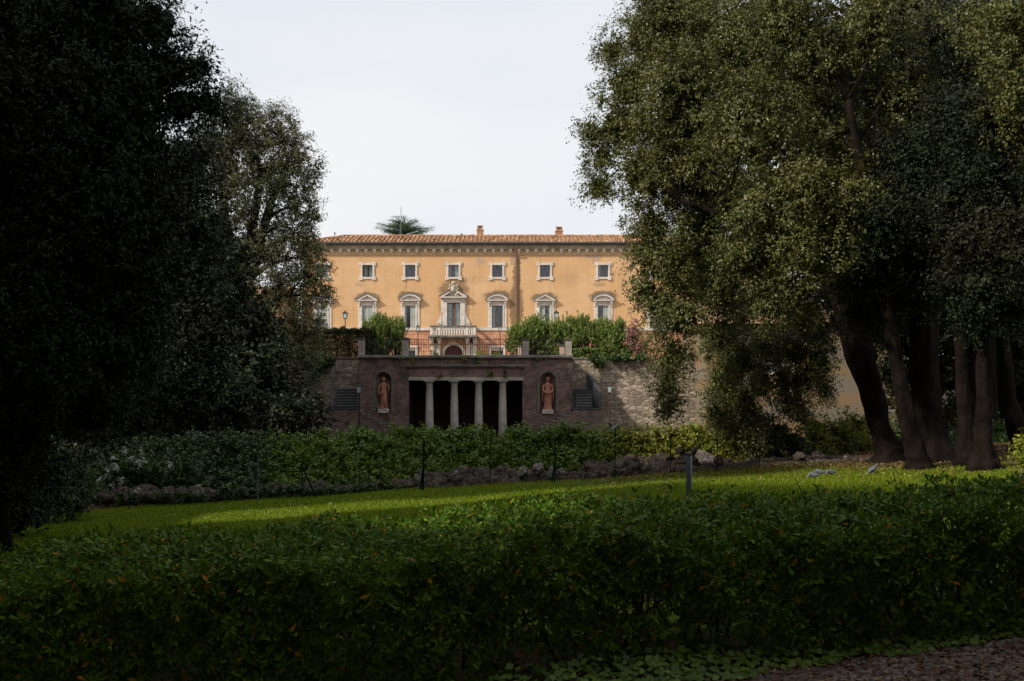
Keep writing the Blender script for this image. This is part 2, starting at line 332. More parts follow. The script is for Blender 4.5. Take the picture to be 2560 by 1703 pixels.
M_GREENP = mat_plain('green_post_paint', (.005, .014, .010), .8, .3, 6, .1)
M_WOOD = mat_plain('window_wood', (.13, .075, .05), .7, .2, 5)
M_DOOR = mat_plain('door_wood', (.075, .028, .026), .75, .25, 3)
M_SHUT = mat_plain('grey_shutter_paint', (.42, .44, .40), .6, .12, 4)
M_CURT = mat_plain('curtain', (.85, .85, .82), .9, .05, 3, .1)
M_WHITEP = mat_plain('white_paint', (.7, .7, .7), .6, .05, 4)
M_BLUEP = mat_plain('blue_paint', (.10, .22, .45), .6, .05, 4)
M_SLATE = mat_plain('dark_grey_steps', (.055, .058, .062), .8, .3, 3)
M_TREAD = mat_plain('tread_stone', (.20, .20, .19), .85, .3, 3)
M_PIGEON = mat_plain('pigeon_feathers', (.11, .125, .15), .7, .25, 25, .2)
M_PIGEOND = mat_plain('dark_pigeon_feathers', (.03, .035, .04), .6, .3, 25, .3)
def _tan():
    m = NT('tan_plaster'); co = m.coord()
    b = m.mix(m.ramp(m.noise(m.scalev(co, .5, .5, 1.1), .8, 6, .6), [(.4, 0), (.6, 1)]), (.21, .135, .068), (.155, .135, .105))
    return m.done(m.principled(b, .9, m.bump(m.noise(co, 6, 6), .3, .03), .15))
M_TAN = _tan()
def _tile():
    m = NT('roof_tile'); co = m.coord(); v = m.n('ShaderNodeTexVoronoi'); m.set(v.inputs['Vector'], m.scalev(co, 2.4, 2.2, .6)); v.inputs['Scale'].default_value = 1
    b = m.ramp(m.sep(v.outputs['Color'])[0], [(0, (.20, .105, .06)), (.5, (.40, .22, .13)), (1, (.60, .40, .26))])
    b = m.mix(m.ramp(m.noise(co, 1.2, 6, .7), [(.45, 0), (.7, .6)]), b, (.16, .12, .07))
    return m.done(m.principled(b, .9, m.bump(m.noise(co, 14, 4), .4, .02), .15))
M_TILE = _tile()
def _glass():
    m = NT('window_glass'); g = m.n('ShaderNodeBsdfGlossy'); g.inputs['Roughness'].default_value = .08; g.inputs['Color'].default_value = (.85, .9, 1, 1)
    t = m.n('ShaderNodeBsdfTransparent'); t.inputs[0].default_value = (.75, .8, .8, 1); mx = m.n('ShaderNodeMixShader'); mx.inputs[0].default_value = .07
    m.t.links.new(t.outputs[0], mx.inputs[1]); m.t.links.new(g.outputs[0], mx.inputs[2]); return m.done(mx.outputs[0])
M_GLASS = _glass()
def _lglass():
    m = NT('lantern_glass'); return m.done(m.principled((.42, .52, .52), .15, None, .5))
M_LGLASS = _lglass()
def _ground():
    m = NT('lawn_and_soil'); co = m.coord(); s = m.sep(co)
    g = m.mix(m.ramp(m.noise(co, 1.2, 6, .65), [(.35, 0), (.65, 1)]), (.052, .092, .004), (.095, .140, .006))
    g = m.mix(m.ramp(m.noise(co, 25, 4, .6), [(.4, 0), (.7, .5)]), g, (.020, .035, .004))
    soil = m.mix(m.ramp(m.noise(co, 9, 6, .7), [(.35, 0), (.65, 1)]), (.035, .022, .014), (.12, .065, .038))
    wob = m.math('MULTIPLY', m.math('SUBTRACT', m.noise(co, .7, 5, .6), .5), 4.0)
    a = m.math('ADD', m.math('ADD', m.math('MULTIPLY', s[0], .45), s[1]), wob)          # litter under the right-hand trees
    f = m.ramp(m.math('DIVIDE', m.math('SUBTRACT', a, 22.6), 3.0, True), [(0, 0), (1, 1)])
    b = m.ramp(m.math('MULTIPLY', m.math('SUBTRACT', s[1], 23.2), .8, True), [(0, 0), (1, 1)])
    cc = m.ramp(m.math('MULTIPLY', m.math('SUBTRACT', 7.4, s[1]), 2.0, True), [(0, 0), (1, 1)])
    f = m.math('MAXIMUM', m.math('MAXIMUM', f, b), cc)
    return m.done(m.principled(m.mix(f, g, soil), .95, m.bump(m.noise(co, 18, 6, .7), .8, .05), .1))
M_GROUND = _ground()
def _path():
    m = NT('gravel_path'); co = m.coord(); v = m.n('ShaderNodeTexVoronoi'); m.set(v.inputs['Vector'], co); v.inputs['Scale'].default_value = 55
    b = m.ramp(m.sep(v.outputs['Color'])[0], [(0, (.09, .065, .05)), (.6, (.19, .15, .125)), (1, (.38, .33, .29))])
    b = m.mix(m.ramp(m.noise(co, 3, 6, .7), [(.4, 0), (.65, .7)]), b, (.05, .034, .024))
    return m.done(m.principled(b, .95, m.bump(v.outputs['Distance'], .7, .02), .15))
M_PATH = _path()
M_GRAVEL = mat_plain('terrace_gravel', (.30, .25, .2), .95, .2, 4)

# ------------------------------------------------------------------ setting: ground, path, terrace
def path_edge(x): return 5.95 + .233 * (min(max(x, -1), 4) - 1.1) + .05 * math.sin(x * 4.1) + .03 * math.sin(x * 9.7)
def build_ground():
    xs = np.concatenate([np.linspace(-400, -30, 12), np.linspace(-28, 28, 113), np.linspace(30, 400, 12)])
    ys = np.concatenate([np.linspace(-200, -6, 10), np.linspace(-5, 45, 101), np.linspace(48, 600, 20)])
    co = np.array([(x, y, gz(x, y)) for y in ys for x in xs]); nx = len(xs)
    fs = np.array([(j * nx + i, j * nx + i + 1, (j + 1) * nx + i + 1, (j + 1) * nx + i) for j in range(len(ys) - 1) for i in range(nx - 1)])
    o = npmesh('ground', co, 4, M_GROUND, None, None, True, fs); tag(o, 'lawn and leaf-strewn soil sloping gently up to the right', kind='structure')
    xs = np.linspace(-12, 14, 105); ys = list(np.linspace(0, 1, 30)); nx = len(xs)
    co = np.array([(x, -6 + k * (path_edge(x) + 6), gz(x, -6 + k * (path_edge(x) + 6)) + .012) for k in ys for x in xs])
    fs = np.array([(j * nx + i, j * nx + i + 1, (j + 1) * nx + i + 1, (j + 1) * nx + i) for j in range(len(ys) - 1) for i in range(nx - 1)])
    o = npmesh('path', co, 4, M_PATH, None, None, True, fs); tag(o, 'brown gravel path in front of the long hedge', kind='structure')
    t = MB(); t.box(-46, -6.9, 61.9, 140, -.6, 4.90); t.box(1.5, 46, 61.9, 140, -.6, 4.90); t.box(-6.9, 1.5, 67, 140, -.6, 4.90); t.box(-6.9, 1.5, 61.9, 67, 3.95, 4.90)
    t.box(-3.0, 3.46, 60.9, 61.9, 3.9, 4.88)
    o = t.build('terrace', M_GRAVEL); tag(o, 'raised gravel terrace held up by the stone wall', kind='structure')
build_ground()

def wall_holes(mb, x0, x1, z0, z1, holes, y, rev):
    xs = sorted({x0, x1, *[h[0] for h in holes], *[h[1] for h in holes]}); zs = sorted({z0, z1, *[h[2] for h in holes], *[h[3] for h in holes]})
    for i in range(len(xs) - 1):
        for j in range(len(zs) - 1):
            cx, cz = (xs[i] + xs[i + 1]) / 2, (zs[j] + zs[j + 1]) / 2
            if any(h[0] < cx < h[1] and h[2] < cz < h[3] for h in holes): continue
            mb.add([(xs[i], y, zs[j]), (xs[i + 1], y, zs[j]), (xs[i + 1], y, zs[j + 1]), (xs[i], y, zs[j + 1])], [(0, 1, 2, 3)])
    for a, b, c, d in holes:
        for q in ([(a, c), (b, c)], [(b, c), (b, d)], [(b, d), (a, d)], [(a, d), (a, c)]):
            (ax, az), (bx, bz) = q; mb.add([(ax, y, az), (ax, y + rev, az), (bx, y + rev, bz), (bx, y, bz)], [(0, 1, 2, 3)])

# ------------------------------------------------------------------ the villa, front at y = 100
YV = 100.0
def vx(px): return X(px, YV)
def vz(py): return Z(py, YV)
def build_villa():
    root = empty('villa', (0, YV, 4.9)); tag(root, 'long orange plastered villa with tiled roof and white stone window frames', 'villa')
    def b(mb, name, mat, parent=root, **k):
        o = mb.build(name, mat, parent, **k)
        # parts are modelled in world coordinates: move the mesh, keep the parent at its base
        if parent is root: o.location = (0, -YV, -4.9)
        return o
    xl, xr = -20.05, 24.0
    zs0, zs1 = vz(826.6), vz(820.3); zt = vz(622)
    up = [919, 1026, 1134, 1243.5, 1362.5, 1508]; ups = [806] + up + [1640, 1770]
    holes = [(vx(c - 12.6), vx(c + 12.6), vz(693), vz(663.2)) for c in ups]
    mains = [c for c in ups if c != 1134]
    holes += [(vx(c - 13.5), vx(c + 13.5), vz(819.6), vz(764.2)) for c in mains] + [(vx(1118.2), vx(1150.5), vz(819.6), vz(757))]
    m = MB(); wall_holes(m, xl, xr, zs1, zt, holes, YV, .30)
    m.add([(xl, YV, 4.5), (xl, YV + 6.6, 4.5), (xl, YV + 6.6, zt), (xl, YV, zt)], [(0, 3, 2, 1)])
    m.add([(xr, YV, 4.5), (xr, YV + 6.6, 4.5), (xr, YV + 6.6, zt), (xr, YV, zt)], [(0, 1, 2, 3)])
    m.add([(xl, YV + 6.6, 4.5), (xr, YV + 6.6, 4.5), (xr, YV + 6.6, zt), (xl, YV + 6.6, zt)], [(0, 3, 2, 1)])
    b(m, 'wall', M_PLASTER)
    gx = [c for c in (1026 - 2, 1243.5, 919, 1362.5, 1508)]
    gh = [(vx(c - 15), vx(c + 15), vz(900), vz(870)) for c in gx] + [(vx(1134 - 22.4), vx(1134 + 22.4), 4.6, vz(863))]
    m = MB(); wall_holes(m, xl, xr, 4.5, zs0, gh, YV - .10, .35); b(m, 'base_wall', M_RUST)
    m = MB(); m.box(xl, xr, YV - .20, YV + .02, zs0, zs1); b(m, 'string_course', M_WSTONE)
    # cornice, brackets, gutter
    m = MB(); m.box(xl - .06, xr + .06, YV - .07, YV + .01, vz(638.5), vz(635.5)); m.box(xl - .03, xr + .03, YV - .04, YV + .01, vz(635.4), vz(624.5)); b(m, 'frieze', mat_plain('frieze_plaster', (.50, .34, .19), .9, .2, 1.5))
    m = MB(); m.box(xl - .36, xr + .36, YV - .38, YV + .02, vz(624.3), vz(618)); m.box(xl - .42, xr + .42, YV - .44, YV + .02, vz(617.9), vz(614.5)); b(m, 'cornice', mat_plain('cornice_stone', (.27, .225, .17), .9, .4, 1.6, .15, 0, .4, .02))
    br0 = None; x = vx(724.5 - 21.2)
    while x < xr - .2:
        if br0 is None:
            q = MB(); q.prism([(-.13, 0), (.13, 0), (.13, .33), (-.13, .33)], -.12, 0); q.box(-.16, .16, -.31, 0, .22, .36); q.box(-.11, .11, -.24, -.12, .12, .22)
            br0 = q.build('bracket', M_TRAV, root); o = br0
        else:
            o = br0.copy(); col.objects.link(o); o.parent = root
        o.location = (x, -.045, vz(634) - 4.9 + .02); x += 21.2 / 26
    m = MB(); m.tube([(xl - .6, YV - .60, vz(611)), (xr + .6, YV - .60, vz(611))], .13, 8); b(m, 'gutter', M_GUTTER)
    # roof: hipped, every tile row modelled
    ze, sl_, D = vz(608), .32, 4.15; yr = YV - .52 + D; zr = ze + sl_ * D; xa, xb = xl - .52, xr + .52
    m = MB(); e = -.05
    m.add([(xa, YV - .52, ze + e), (xb, YV - .52, ze + e), (xb - D, yr, zr + e), (xa + D, yr, zr + e), (xa, yr + D, ze + e), (xb, yr + D, ze + e)],
          [(0, 1, 2, 3), (5, 4, 3, 2), (4, 0, 3), (1, 5, 2)])
    roof = b(m, 'roof', M_TILE)
    t = MB(); rnd = random.Random(4)
    sp, seg = .41, .46
    def tile(cx, cy, cz, dx, dy, sx, sy_, slope, w0, w1):
        # one half round tile lying along the slope; (dx,dy) points uphill, (sx,sy_) across
        vs = []
        for (u, ww, lift) in ((0, w0, .05), (seg * 1.08, w1, .0)):
            for k in range(6):
                a = math.pi * k / 5; o_ = math.cos(a) * ww; h = math.sin(a) * ww * .95
                vs.append((cx + dx * u + sx * o_, cy + dy * u + sy_ * o_, cz + slope * u + h + lift))
        t.add(vs, [(k, k + 1, k + 7, k + 6) for k in range(5)] + [(0, 1, 2, 3, 4, 5)])
    x = xa + .2
    while x < xb:
        dist = min(D, x - xa, xb - x); k = 0; j = rnd.uniform(-.02, .02)
        while k * seg < dist - .1:
            tile(x + j, YV - .57 + k * seg, ze + sl_ * (k * seg - .05), 0, 1, 1, 0, sl_, .135 * rnd.uniform(.92, 1.08), .105); j += rnd.uniform(-.015, .015); k += 1
        x += sp
    for side, x0, sx in ((0, xa, 1), (1, xb, -1)):
        y = YV - .32
        while y < yr + D:
            dist = min(D, y - (YV - .52), yr + D - y); k = 0
            while k * seg < dist - .1:
                tile(x0 - sx * .05 + sx * k * seg, y, ze + sl_ * (k * seg - .05), sx, 0, 0, 1, sl_, .13, .105); k += 1
            y += sp
    o = t.build('tile_rows', M_TILE, roof)
    rc = MB(); n = int((xb - xa - 2 * D) / .5)
    for i in range(n):
        x = xa + D + i * .5; rc.tube([(x, yr, zr - .03), (x + .52, yr, zr - .0)], [.15, .13], 8)
    for i in range(12):
        u = i * .5 / 1.45; rc.tube([(xa + u, YV - .52 + u, ze + sl_ * u + .0), (xa + u + .38, YV - .52 + u + .38, ze + sl_ * (u + .38))], [.15, .13], 8)
    rc.build('ridge_tiles', M_TILE, roof)
    # chimneys, vents
    for px, py0, py1, hw in ((1200.5, 592, 565, 8.0), (1397.5, 592, 568, 9.0)):
        Yc = yr + .2; cx = X(px, Yc); z0 = Z(592, Yc) - .5; z1 = Z(py1, Yc); h = hw / F * Yc; zm = z1 - .50
        m = MB(); m.box(cx - h, cx + h, Yc - h, Yc + h, z0, zm); m.box(cx - h - .04, cx + h + .04, Yc - h - .04, Yc + h + .04, zm, zm + .07)
        m.add([(cx + a * q, Yc + c * q, zz) for zz, q in ((zm + .07, h * .62), (z1 - .07, h * .5)) for a, c in ((-1, -1), (1, -1), (1, 1), (-1, 1))],
              [(0, 1, 5, 4), (1, 2, 6, 5), (2, 3, 7, 6), (3, 0, 4, 7)])
        for a in (-1, 1):
            for c in (-1, 1): m.tube([(cx + a * h * .92, Yc + c * h * .92, zm + .05), (cx + a * h * .72, Yc + c * h * .72, z1 - .05)], .035, 4)
        m.box(cx - h * .85, cx + h * .85, Yc - h * .85, Yc + h * .85, z1 - .07, z1)
        o = m.build('chimney', M_CHIM, roof)
    for px, py, hh in ((837, 581, .9), (1154, 584, 1.0), (1409, 592, .9), (1475, 598, .3)):
        Yc = YV + 3.2; cx = X(px, Yc); z1 = Z(py, Yc); m = MB(); m.tube([(cx, Yc, z1 - hh), (cx, Yc, z1 - .1)], .05, 8); m.lathe([(.10, 0), (.10, .05), (.02, .12)], cx, Yc, 8, z1 - .1)
        m.build('vent_pipe', M_GALV, roof)
    Yc = yr; cx = X(1002.5, Yc); m = MB(); m.tube([(cx, Yc, zr - .3), (cx, Yc, Z(517, Yc))], .03, 5); zc = Z(541, Yc)
    m.tube([(cx - 1.05, Yc - .3, zc - .12), (cx + .55, Yc + .1, zc + .04)], .018, 4)
    for k in range(7): q = cx - 1.0 + k * .22; m.tube([(q, Yc - .55, zc - .1 + k * .02), (q, Yc + .2, zc - .1 + k * .02)], .010, 4)
    m.tube([(cx - .09, Yc, zr - .3), (cx - .09, Yc, zr + 1.0)], .02, 4)
    m.build('antenna', M_GALV, roof)
    # downpipe
    m = MB(); xx = vx(1290.5); m.tube([(xx, YV - .58, vz(613)), (xx, YV - .48, vz(626)), (xx, YV - .12, vz(640)), (xx, YV - .12, vz(819)), (xx, YV - .28, vz(824)), (xx, YV - .28, 4.9)], .06, 8)
    b(m, 'downpipe', mat_plain('brown_downpipe', (.20, .11, .07), .6, .25, 3))
    # ---- windows
    def shutter_mb(x0, x1, z0, z1, y):
        q = MB(); fw = .05; q.box(x0, x0 + fw, y, y + .04, z0, z1); q.box(x1 - fw, x1, y, y + .04, z0, z1); zm = (z0 + z1) / 2
        for zz in (z0, zm, z1 - fw): q.box(x0 + fw, x1 - fw, y, y + .04, zz, zz + fw)
        k = z0 + fw + .03
        while k < z1 - .08:
            if abs(k - zm) > .06: q.add([(x0 + fw, y + .035, k + .05), (x1 - fw, y + .035, k + .05), (x1 - fw, y + .005, k), (x0 + fw, y + .005, k)], [(0, 1, 2, 3)])
            k += .066
        return q
    def glazing(c, hw, y0, y1, rows, curt, name='window', mullion=.06, yy=YV + .17):
        x0, x1, z0, z1 = vx(c - hw), vx(c + hw), vz(y1), vz(y0); fw = .06
        q = MB(); q.box(x0 + .004, x0 + fw, yy, yy + .06, z0, z1); q.box(x1 - fw, x1 - .004, yy, yy + .06, z0, z1); q.box(x0 + fw, x1 - fw, yy, yy + .06, z0, z0 + fw); q.box(x0 + fw, x1 - fw, yy, yy + .06, z1 - fw, z1)
        xc = (x0 + x1) / 2; q.box(xc - mullion, xc + mullion, yy - .004, yy + .06, z0 + fw, z1 - fw)
        for k in range(1, rows):
            zz = z0 + (z1 - z0) * k / rows; q.box(x0 + fw, xc - mullion, yy + .01, yy + .05, zz - .014, zz + .014); q.box(xc + mullion, x1 - fw, yy + .01, yy + .05, zz - .014, zz + .014)
        wn_ = b(q, name, M_WOOD)
        g = MB(); g.box(x0 + fw, x1 - fw, yy + .026, yy + .032, z0 + fw, z1 - fw); g.build('pane', M_GLASS, wn_)
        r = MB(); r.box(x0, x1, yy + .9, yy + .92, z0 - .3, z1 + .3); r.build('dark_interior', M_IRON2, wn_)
        for (a, c2) in curt:
            q = MB(); xa_, xb_ = x0 + (x1 - x0) * a, x0 + (x1 - x0) * c2; nn = 9
            for k in range(nn):
                u0, u1 = xa_ + (xb_ - xa_) * k / nn, xa_ + (xb_ - xa_) * (k + 1) / nn; d0, d1 = (.09 + .03 * (k % 2)), (.09 + .03 * ((k + 1) % 2))
                q.add([(u0, yy + d0, z0 + fw), (u1, yy + d1, z0 + fw), (u1, yy + d1, z1 - fw), (u0, yy + d0, z1 - fw)], [(0, 1, 2, 3)])
            q.build('curtain', M_CURT, wn_)
        return wn_
    curts = {919: [(.10, .44), (.62, .92)], 1134: [(.05, .22), (.62, .94)], 1508: [(.04, .25)], 806: [(.1, .9)], 1362.5: [(.05, .12)], 1243.5: [], 1026: []}
    for c in ups:
        wn_ = glazing(c, 12.6, 663.2, 693, 1 if c != 1243.5 else 3, curts.get(c, []), mullion=.035)
        q = MB(); X0, X1, Z0, Z1 = vx(c - 12.6), vx(c + 12.6), vz(693), vz(663.2); s_ = 4.9 / 26; y = YV - .09
        q.cham(X0 - s_, X0, y, YV + .02, Z0, Z1); q.cham(X1, X1 + s_, y, YV + .02, Z0, Z1)
        q.cham(X0 - s_, X1 + s_, y - .004, YV + .02, Z1, Z1 + .20); q.cham(X0 - s_, X1 + s_, y - .004, YV + .02, Z0 - .20, Z0)
        for sx in (-1, 1):
            xe = X0 - s_ if sx < 0 else X1 + s_
            lo_, hi_ = (xe - .13, xe + .22) if sx < 0 else (xe - .22, xe + .13)
            q.cham(lo_, hi_, y - .02, YV + .02, Z1 - .06, Z1 + .29); q.cham(lo_, hi_, y - .02, YV + .02, Z0 - .32, Z0 + .06)
        q.build('surround', M_WSTONE, wn_)
    def arc(cx, zb, hw, rise, n=14):
        rad = (hw * hw + rise * rise) / (2 * rise); a0 = math.asin(hw / rad); return [(cx + rad * math.sin(-a0 + 2 * a0 * k / n), zb + rise - rad + rad * math.cos(-a0 + 2 * a0 * k / n)) for k in range(n + 1)]
    seg_type = {919: 'tri', 1026: 'seg', 1243.5: 'seg', 1362.5: 'tri', 1508: 'seg', 806: 'seg', 1640: 'tri', 1770: 'seg'}
    for c in mains:
        wn_ = glazing(c, 13.5, 764.2, 819.6, 4, [(.03, .26)] if c in (1243.5,) else [], mullion=.04)
        X0, X1, Z0, Z1 = vx(c - 13.5), vx(c + 13.5), vz(819.6), vz(764.2); xc = vx(c); q = MB()
        q.cham(X0 - .13, X0, YV - .10, YV + .02, Z0, Z1 + .13); q.cham(X1, X1 + .13, YV - .10, YV + .02, Z0, Z1 + .13); q.cham(X0, X1, YV - .10, YV + .02, Z1, Z1 + .13)
        hw = 23.4 / 26
        q.cham(xc - hw, X0 - .131, YV - .06, YV + .02, Z0, vz(753.6)); q.cham(X1 + .131, xc + hw, YV - .06, YV + .02, Z0, vz(753.6))
        for sx in (-1, 1):
            xo = xc + sx * (hw - .12); q.cham(xo - .10, xo + .10, YV - .26, YV + .02, vz(760), vz(753.3)); q.cham(xo - .08, xo + .08, YV - .16, YV + .02, vz(766), vz(760.1))
        q.box(X0 - .13, X1 + .13, YV - .03, YV + .02, Z1 + .14, vz(753.8))
        zb = vz(753.2); hb = 26.8 / 26; q.cham(xc - hb, xc + hb, YV - .34, YV + .02, zb, zb + .10)
        if seg_type[c] == 'seg':
            o_ = arc(xc, zb + .10, hb + .02, .56); i_ = arc(xc, zb + .10, hb - .17, .40)
            for k in range(len(o_) - 1): q.prism([o_[k], o_[k + 1], i_[k + 1], i_[k]], YV - .34, YV + .02)
            q.prism(i_, YV - .08, YV + .02)
            cap = MB(); oo = arc(xc, zb + .12, hb + .15, .70)
            for k in range(len(o_) - 1): cap.prism([oo[k], oo[k + 1], (o_[k + 1][0], o_[k + 1][1] + .004), (o_[k][0], o_[k][1] + .004)], YV - .37, YV + .02)
        else:
            ap = .56; L_ = (xc - hb, zb + .10); Rr = (xc + hb, zb + .10); A = (xc, zb + .10 + ap)
            q.prism([L_, A, (xc, A[1] - .17), (xc - hb + .30, zb + .10)], YV - .34, YV + .02); q.prism([(xc, A[1]), Rr, (xc + hb - .30, zb + .10), (xc, A[1] - .17)], YV - .34, YV + .02)
            q.prism([(xc - hb + .3, zb + .10), (xc, A[1] - .17), (xc + hb - .3, zb + .10)], YV - .08, YV + .02)
            cap = MB(); cap.prism([(L_[0] - .1, L_[1] - .02), (L_[0] - .1, L_[1] + .07), (xc, A[1] + .13), (xc, A[1] + .004)], YV - .37, YV + .02)
            cap.prism([(xc, A[1] + .004), (xc, A[1] + .13), (Rr[0] + .1, Rr[1] + .07), (Rr[0] + .1, Rr[1] - .02)], YV - .37, YV + .02)
        q.build('surround', M_WSTONE, wn_); cap.build('hood', M_GSTONE, wn_)
        yy = YV + .03; xm = (X0 + X1) / 2
        sh = {919: ((0, 1), (1, 2)), 806: ((0, 1), (1, 2)), 1026: ((1, 2), (0, .28)), 1362.5: ((0, 1), (1.72, 2)), 1508: ((1, 2),)}.get(c, ())
        for a_, b_ in sh:
            xa_ = X0 + (X1 - X0) * a_ / 2 + .008; xb_ = X0 + (X1 - X0) * b_ / 2 - .008
            shutter_mb(xa_, xb_, Z0 + .02, Z1 - .02, yy).build('shutter', M_SHUT, wn_)
    # central window with volutes, broken pediment and cartouche
    c = 1134.3; wn_ = glazing(c, 16.1, 757, 819.6, 3, [(.05, .40), (.60, .95)], mullion=.16)
    X0, X1, Z0, Z1 = vx(1118.2), vx(1150.5), vz(819.6), vz(757); xc = vx(c); q = MB()
    for sx in (-1, 1):
        xo = (X0 if sx < 0 else X1); lo_, hi_ = sorted((xo, xo + sx * .46)); q.cham(lo_, hi_, YV - .12, YV + .02, Z0, Z1 + .15)
        lo_, hi_ = sorted((xo + sx * .461, xo + sx * .56)); q.cham(lo_, hi_, YV - .07, YV + .02, Z0 + .9, Z1 + .15)
        # volute
        pts = [(xc + sx * (1.16), Z0 + 1.6), (xc + sx * 1.22, Z0 + 1.15), (xc + sx * 1.34, Z0 + .88), (xc + sx * 1.46, Z0 + .72), (xc + sx * 1.56, Z0 + .5), (xc + sx * 1.6, Z0 + .25), (xc + sx * 1.58, Z0), (xc + sx * 1.15, Z0)]
        q.prism(pts, YV - .10, YV + .02)
        sp_ = [(xc + sx * (1.36 + (.19 - .014 * k) * math.cos(k * .7)), YV - .12, Z0 + .30 + (.19 - .014 * k) * math.sin(k * .7)) for k in range(13)]
        q.tube(sp_, .03, 5)
        q.cham(xc + sx * .93 - .14, xc + sx * .93 + .14, YV - .2, YV + .02, Z1 + .151, Z1 + .33)
    q.box(X0, X1, YV - .10, YV + .02, Z1, Z1 + .15); q.box(xc - 1.12, xc + 1.12, YV - .09, YV + .02, Z1 + .152, vz(746))
    zb = vz(746); hb = 33 / 26; q.cham(xc - hb, xc + hb, YV - .42, YV + .02, zb, zb + .12)
    for sx in (-1, 1):
        q.prism([(xc + sx * hb, zb + .12), (xc + sx * hb, zb + .20), (xc + sx * .34, zb + .20 + .50), (xc + sx * .34, zb + .52), (xc + sx * (hb - .3), zb + .12)], YV - .42, YV + .02)
    q.box(xc - .9, xc + .9, YV - .08, YV + .02, zb + .12, zb + .3)
    q.build('surround', M_WSTONE, wn_)
    cap = MB()
    for sx in (-1, 1): cap.prism([(xc + sx * (hb + .12), zb + .17), (xc + sx * (hb + .12), zb + .27), (xc + sx * .34, zb + .80), (xc + sx * .34, zb + .704)], YV - .46, YV + .02)
    cap.build('hood', M_GSTONE, wn_)
    q = MB(); zc = vz(724); q.ball((xc, YV - .2, zc), .34, 14, 8, (.85, .35, 1.15))
    q.tube([(xc + .36 * math.cos(a) * (1 + .12 * math.sin(5 * a)), YV - .2, zc + .50 * math.sin(a) * (1 + .08 * math.sin(4 * a))) for a in [2 * math.pi * k / 24 for k in range(25)]], .065, 6, cap=False)
    for sx in (-1, 1):
        for k, (dx, dz, r) in enumerate(((.36, .38, .10), (.44, .05, .09), (.33, -.42, .12), (.2, -.6, .11), (.42, -.62, .10))): q.ball((xc + sx * dx, YV - .2, zc + dz), r, 8, 5)
    q.ball((xc, YV - .22, zc + .60), .13, 8, 6); q.tube([(xc - .17, YV - .2, zc + .5), (xc - .1, YV - .2, zc + .7), (xc, YV - .22, zc + .78), (xc + .1, YV - .2, zc + .7), (xc + .17, YV - .2, zc + .5)], .05, 6)
    q.tube([(xc - .12, YV - .34, zc - .25), (xc + .02, YV - .36, zc + .0), (xc - .04, YV - .35, zc + .22), (xc + .14, YV - .34, zc + .3)], .04, 5)
    b(q, 'cartouche', mat_plain('cartouche_stone', (.42, .38, .31), .9, .5, 7, .15, 0, .6, .03), smooth=True)
    # balcony
    pj = 1.25; z0, z1 = vz(847.6), vz(841.3); yb = YV - pj; q = MB()
    q.box(vx(1073), vx(1196.5), yb - .12, YV - .101, z0 + .09, z1); q.box(vx(1076), vx(1193.5), yb - .02, YV - .101, z0, z0 + .088)
    bal = b(q, 'balcony', M_GSTONE)
    zt_, zb_ = vz(816.8), vz(820.4); q = MB(); q.box(vx(1077.5), vx(1191.8), yb - .12, yb + .16, zb_, zt_)
    for e_ in (1077.5, 1191.8 - 7): q.box(vx(e_), vx(e_ + 7), yb + .161, YV - .11, zb_, zt_)
    q.build('handrail', M_GSTONE, bal)
    for e_ in (1081.5, 1100.5, 1169.0, 1187.5): q = MB(); q.cham(vx(e_) - .12, vx(e_) + .12, yb - .08, yb + .14, z1, zb_); q.build('pedestal', M_WSTONE, bal)
    hh = zb_ - z1; prof = [(.10, 0), (.10, .05), (.055, .08), (.085, .12), (.105, .22), (.095, .34), (.055, .50), (.045, .60), (.06, .66), (.045, .70), (.10, .74), (.10, .79)]
    prof = [(r, z * hh / .79) for r, z in prof]; q = MB(); q.lathe(prof, 0, 0, 10); b0 = None
    for px in [1087.3, 1093.7] + [1106.5 + k * 6.35 for k in range(10)] + [1175.4, 1181.6]:
        if b0 is None: b0 = q.build('baluster', M_WSTONE, bal, True); o = b0
        else: o = b0.copy(); col.objects.link(o); o.parent = bal
        o.location = (vx(px), yb + .03, z1)
    for e_ in (1081, 1099.5, 1169.5, 1188):
        q = MB(); x_ = vx(e_); q.prism([(x_ - .17, vz(859)), (x_ + .17, vz(859)), (x_ + .17, z0), (x_ - .17, z0)], YV - .75, YV - .101); q.box(x_ - .2, x_ + .2, YV - 1.1, YV - .752, z0 - .24, z0 - .004); q.ball((x_, YV - .8, vz(856.5)), .16, 8, 6, (1, 1, 1)); q.build('console', M_TRAV, bal)
    for a_, c_ in ((1077, 1103), (1165.5, 1192)):
        q = MB(); q.box(vx(a_) - .06, vx(c_) + .06, YV - .55, YV - .101, vz(862.5), vz(859.8)); q.box(vx(a_ + 1), vx(c_ - 1), YV - .42, YV - .101, vz(866), vz(862.6))
        for u in (a_ + 5, c_ - 5): q.cham(vx(u) - .17, vx(u) + .17, YV - .42, YV - .101, 4.9, vz(866.1))
        q.box(vx(a_ + 10), vx(c_ - 10), YV - .2, YV - .101, 4.9, vz(866.1))
        b(q, 'portal_pier', M_TRAV)
    # arched door
    cx, rr, zs_ = vx(1134.3), 22.4 / 26, vz(885.5); n = 16
    q = MB(); A_ = [(cx + rr * math.cos(math.pi * k / n), zs_ + rr * math.sin(math.pi * k / n)) for k in range(n + 1)]; B_ = [(cx + (rr + .27) * math.cos(math.pi * k / n), zs_ + (rr + .27) * math.sin(math.pi * k / n)) for k in range(n + 1)]
    for k in range(n): q.prism([A_[k], B_[k], B_[k + 1], A_[k + 1]], YV - .19, YV + .25)
    for sx in (-1, 1): lo_, hi_ = sorted((cx + sx * rr, cx + sx * (rr + .27))); q.box(lo_, hi_, YV - .19, YV + .25, 4.9, zs_ - .002)
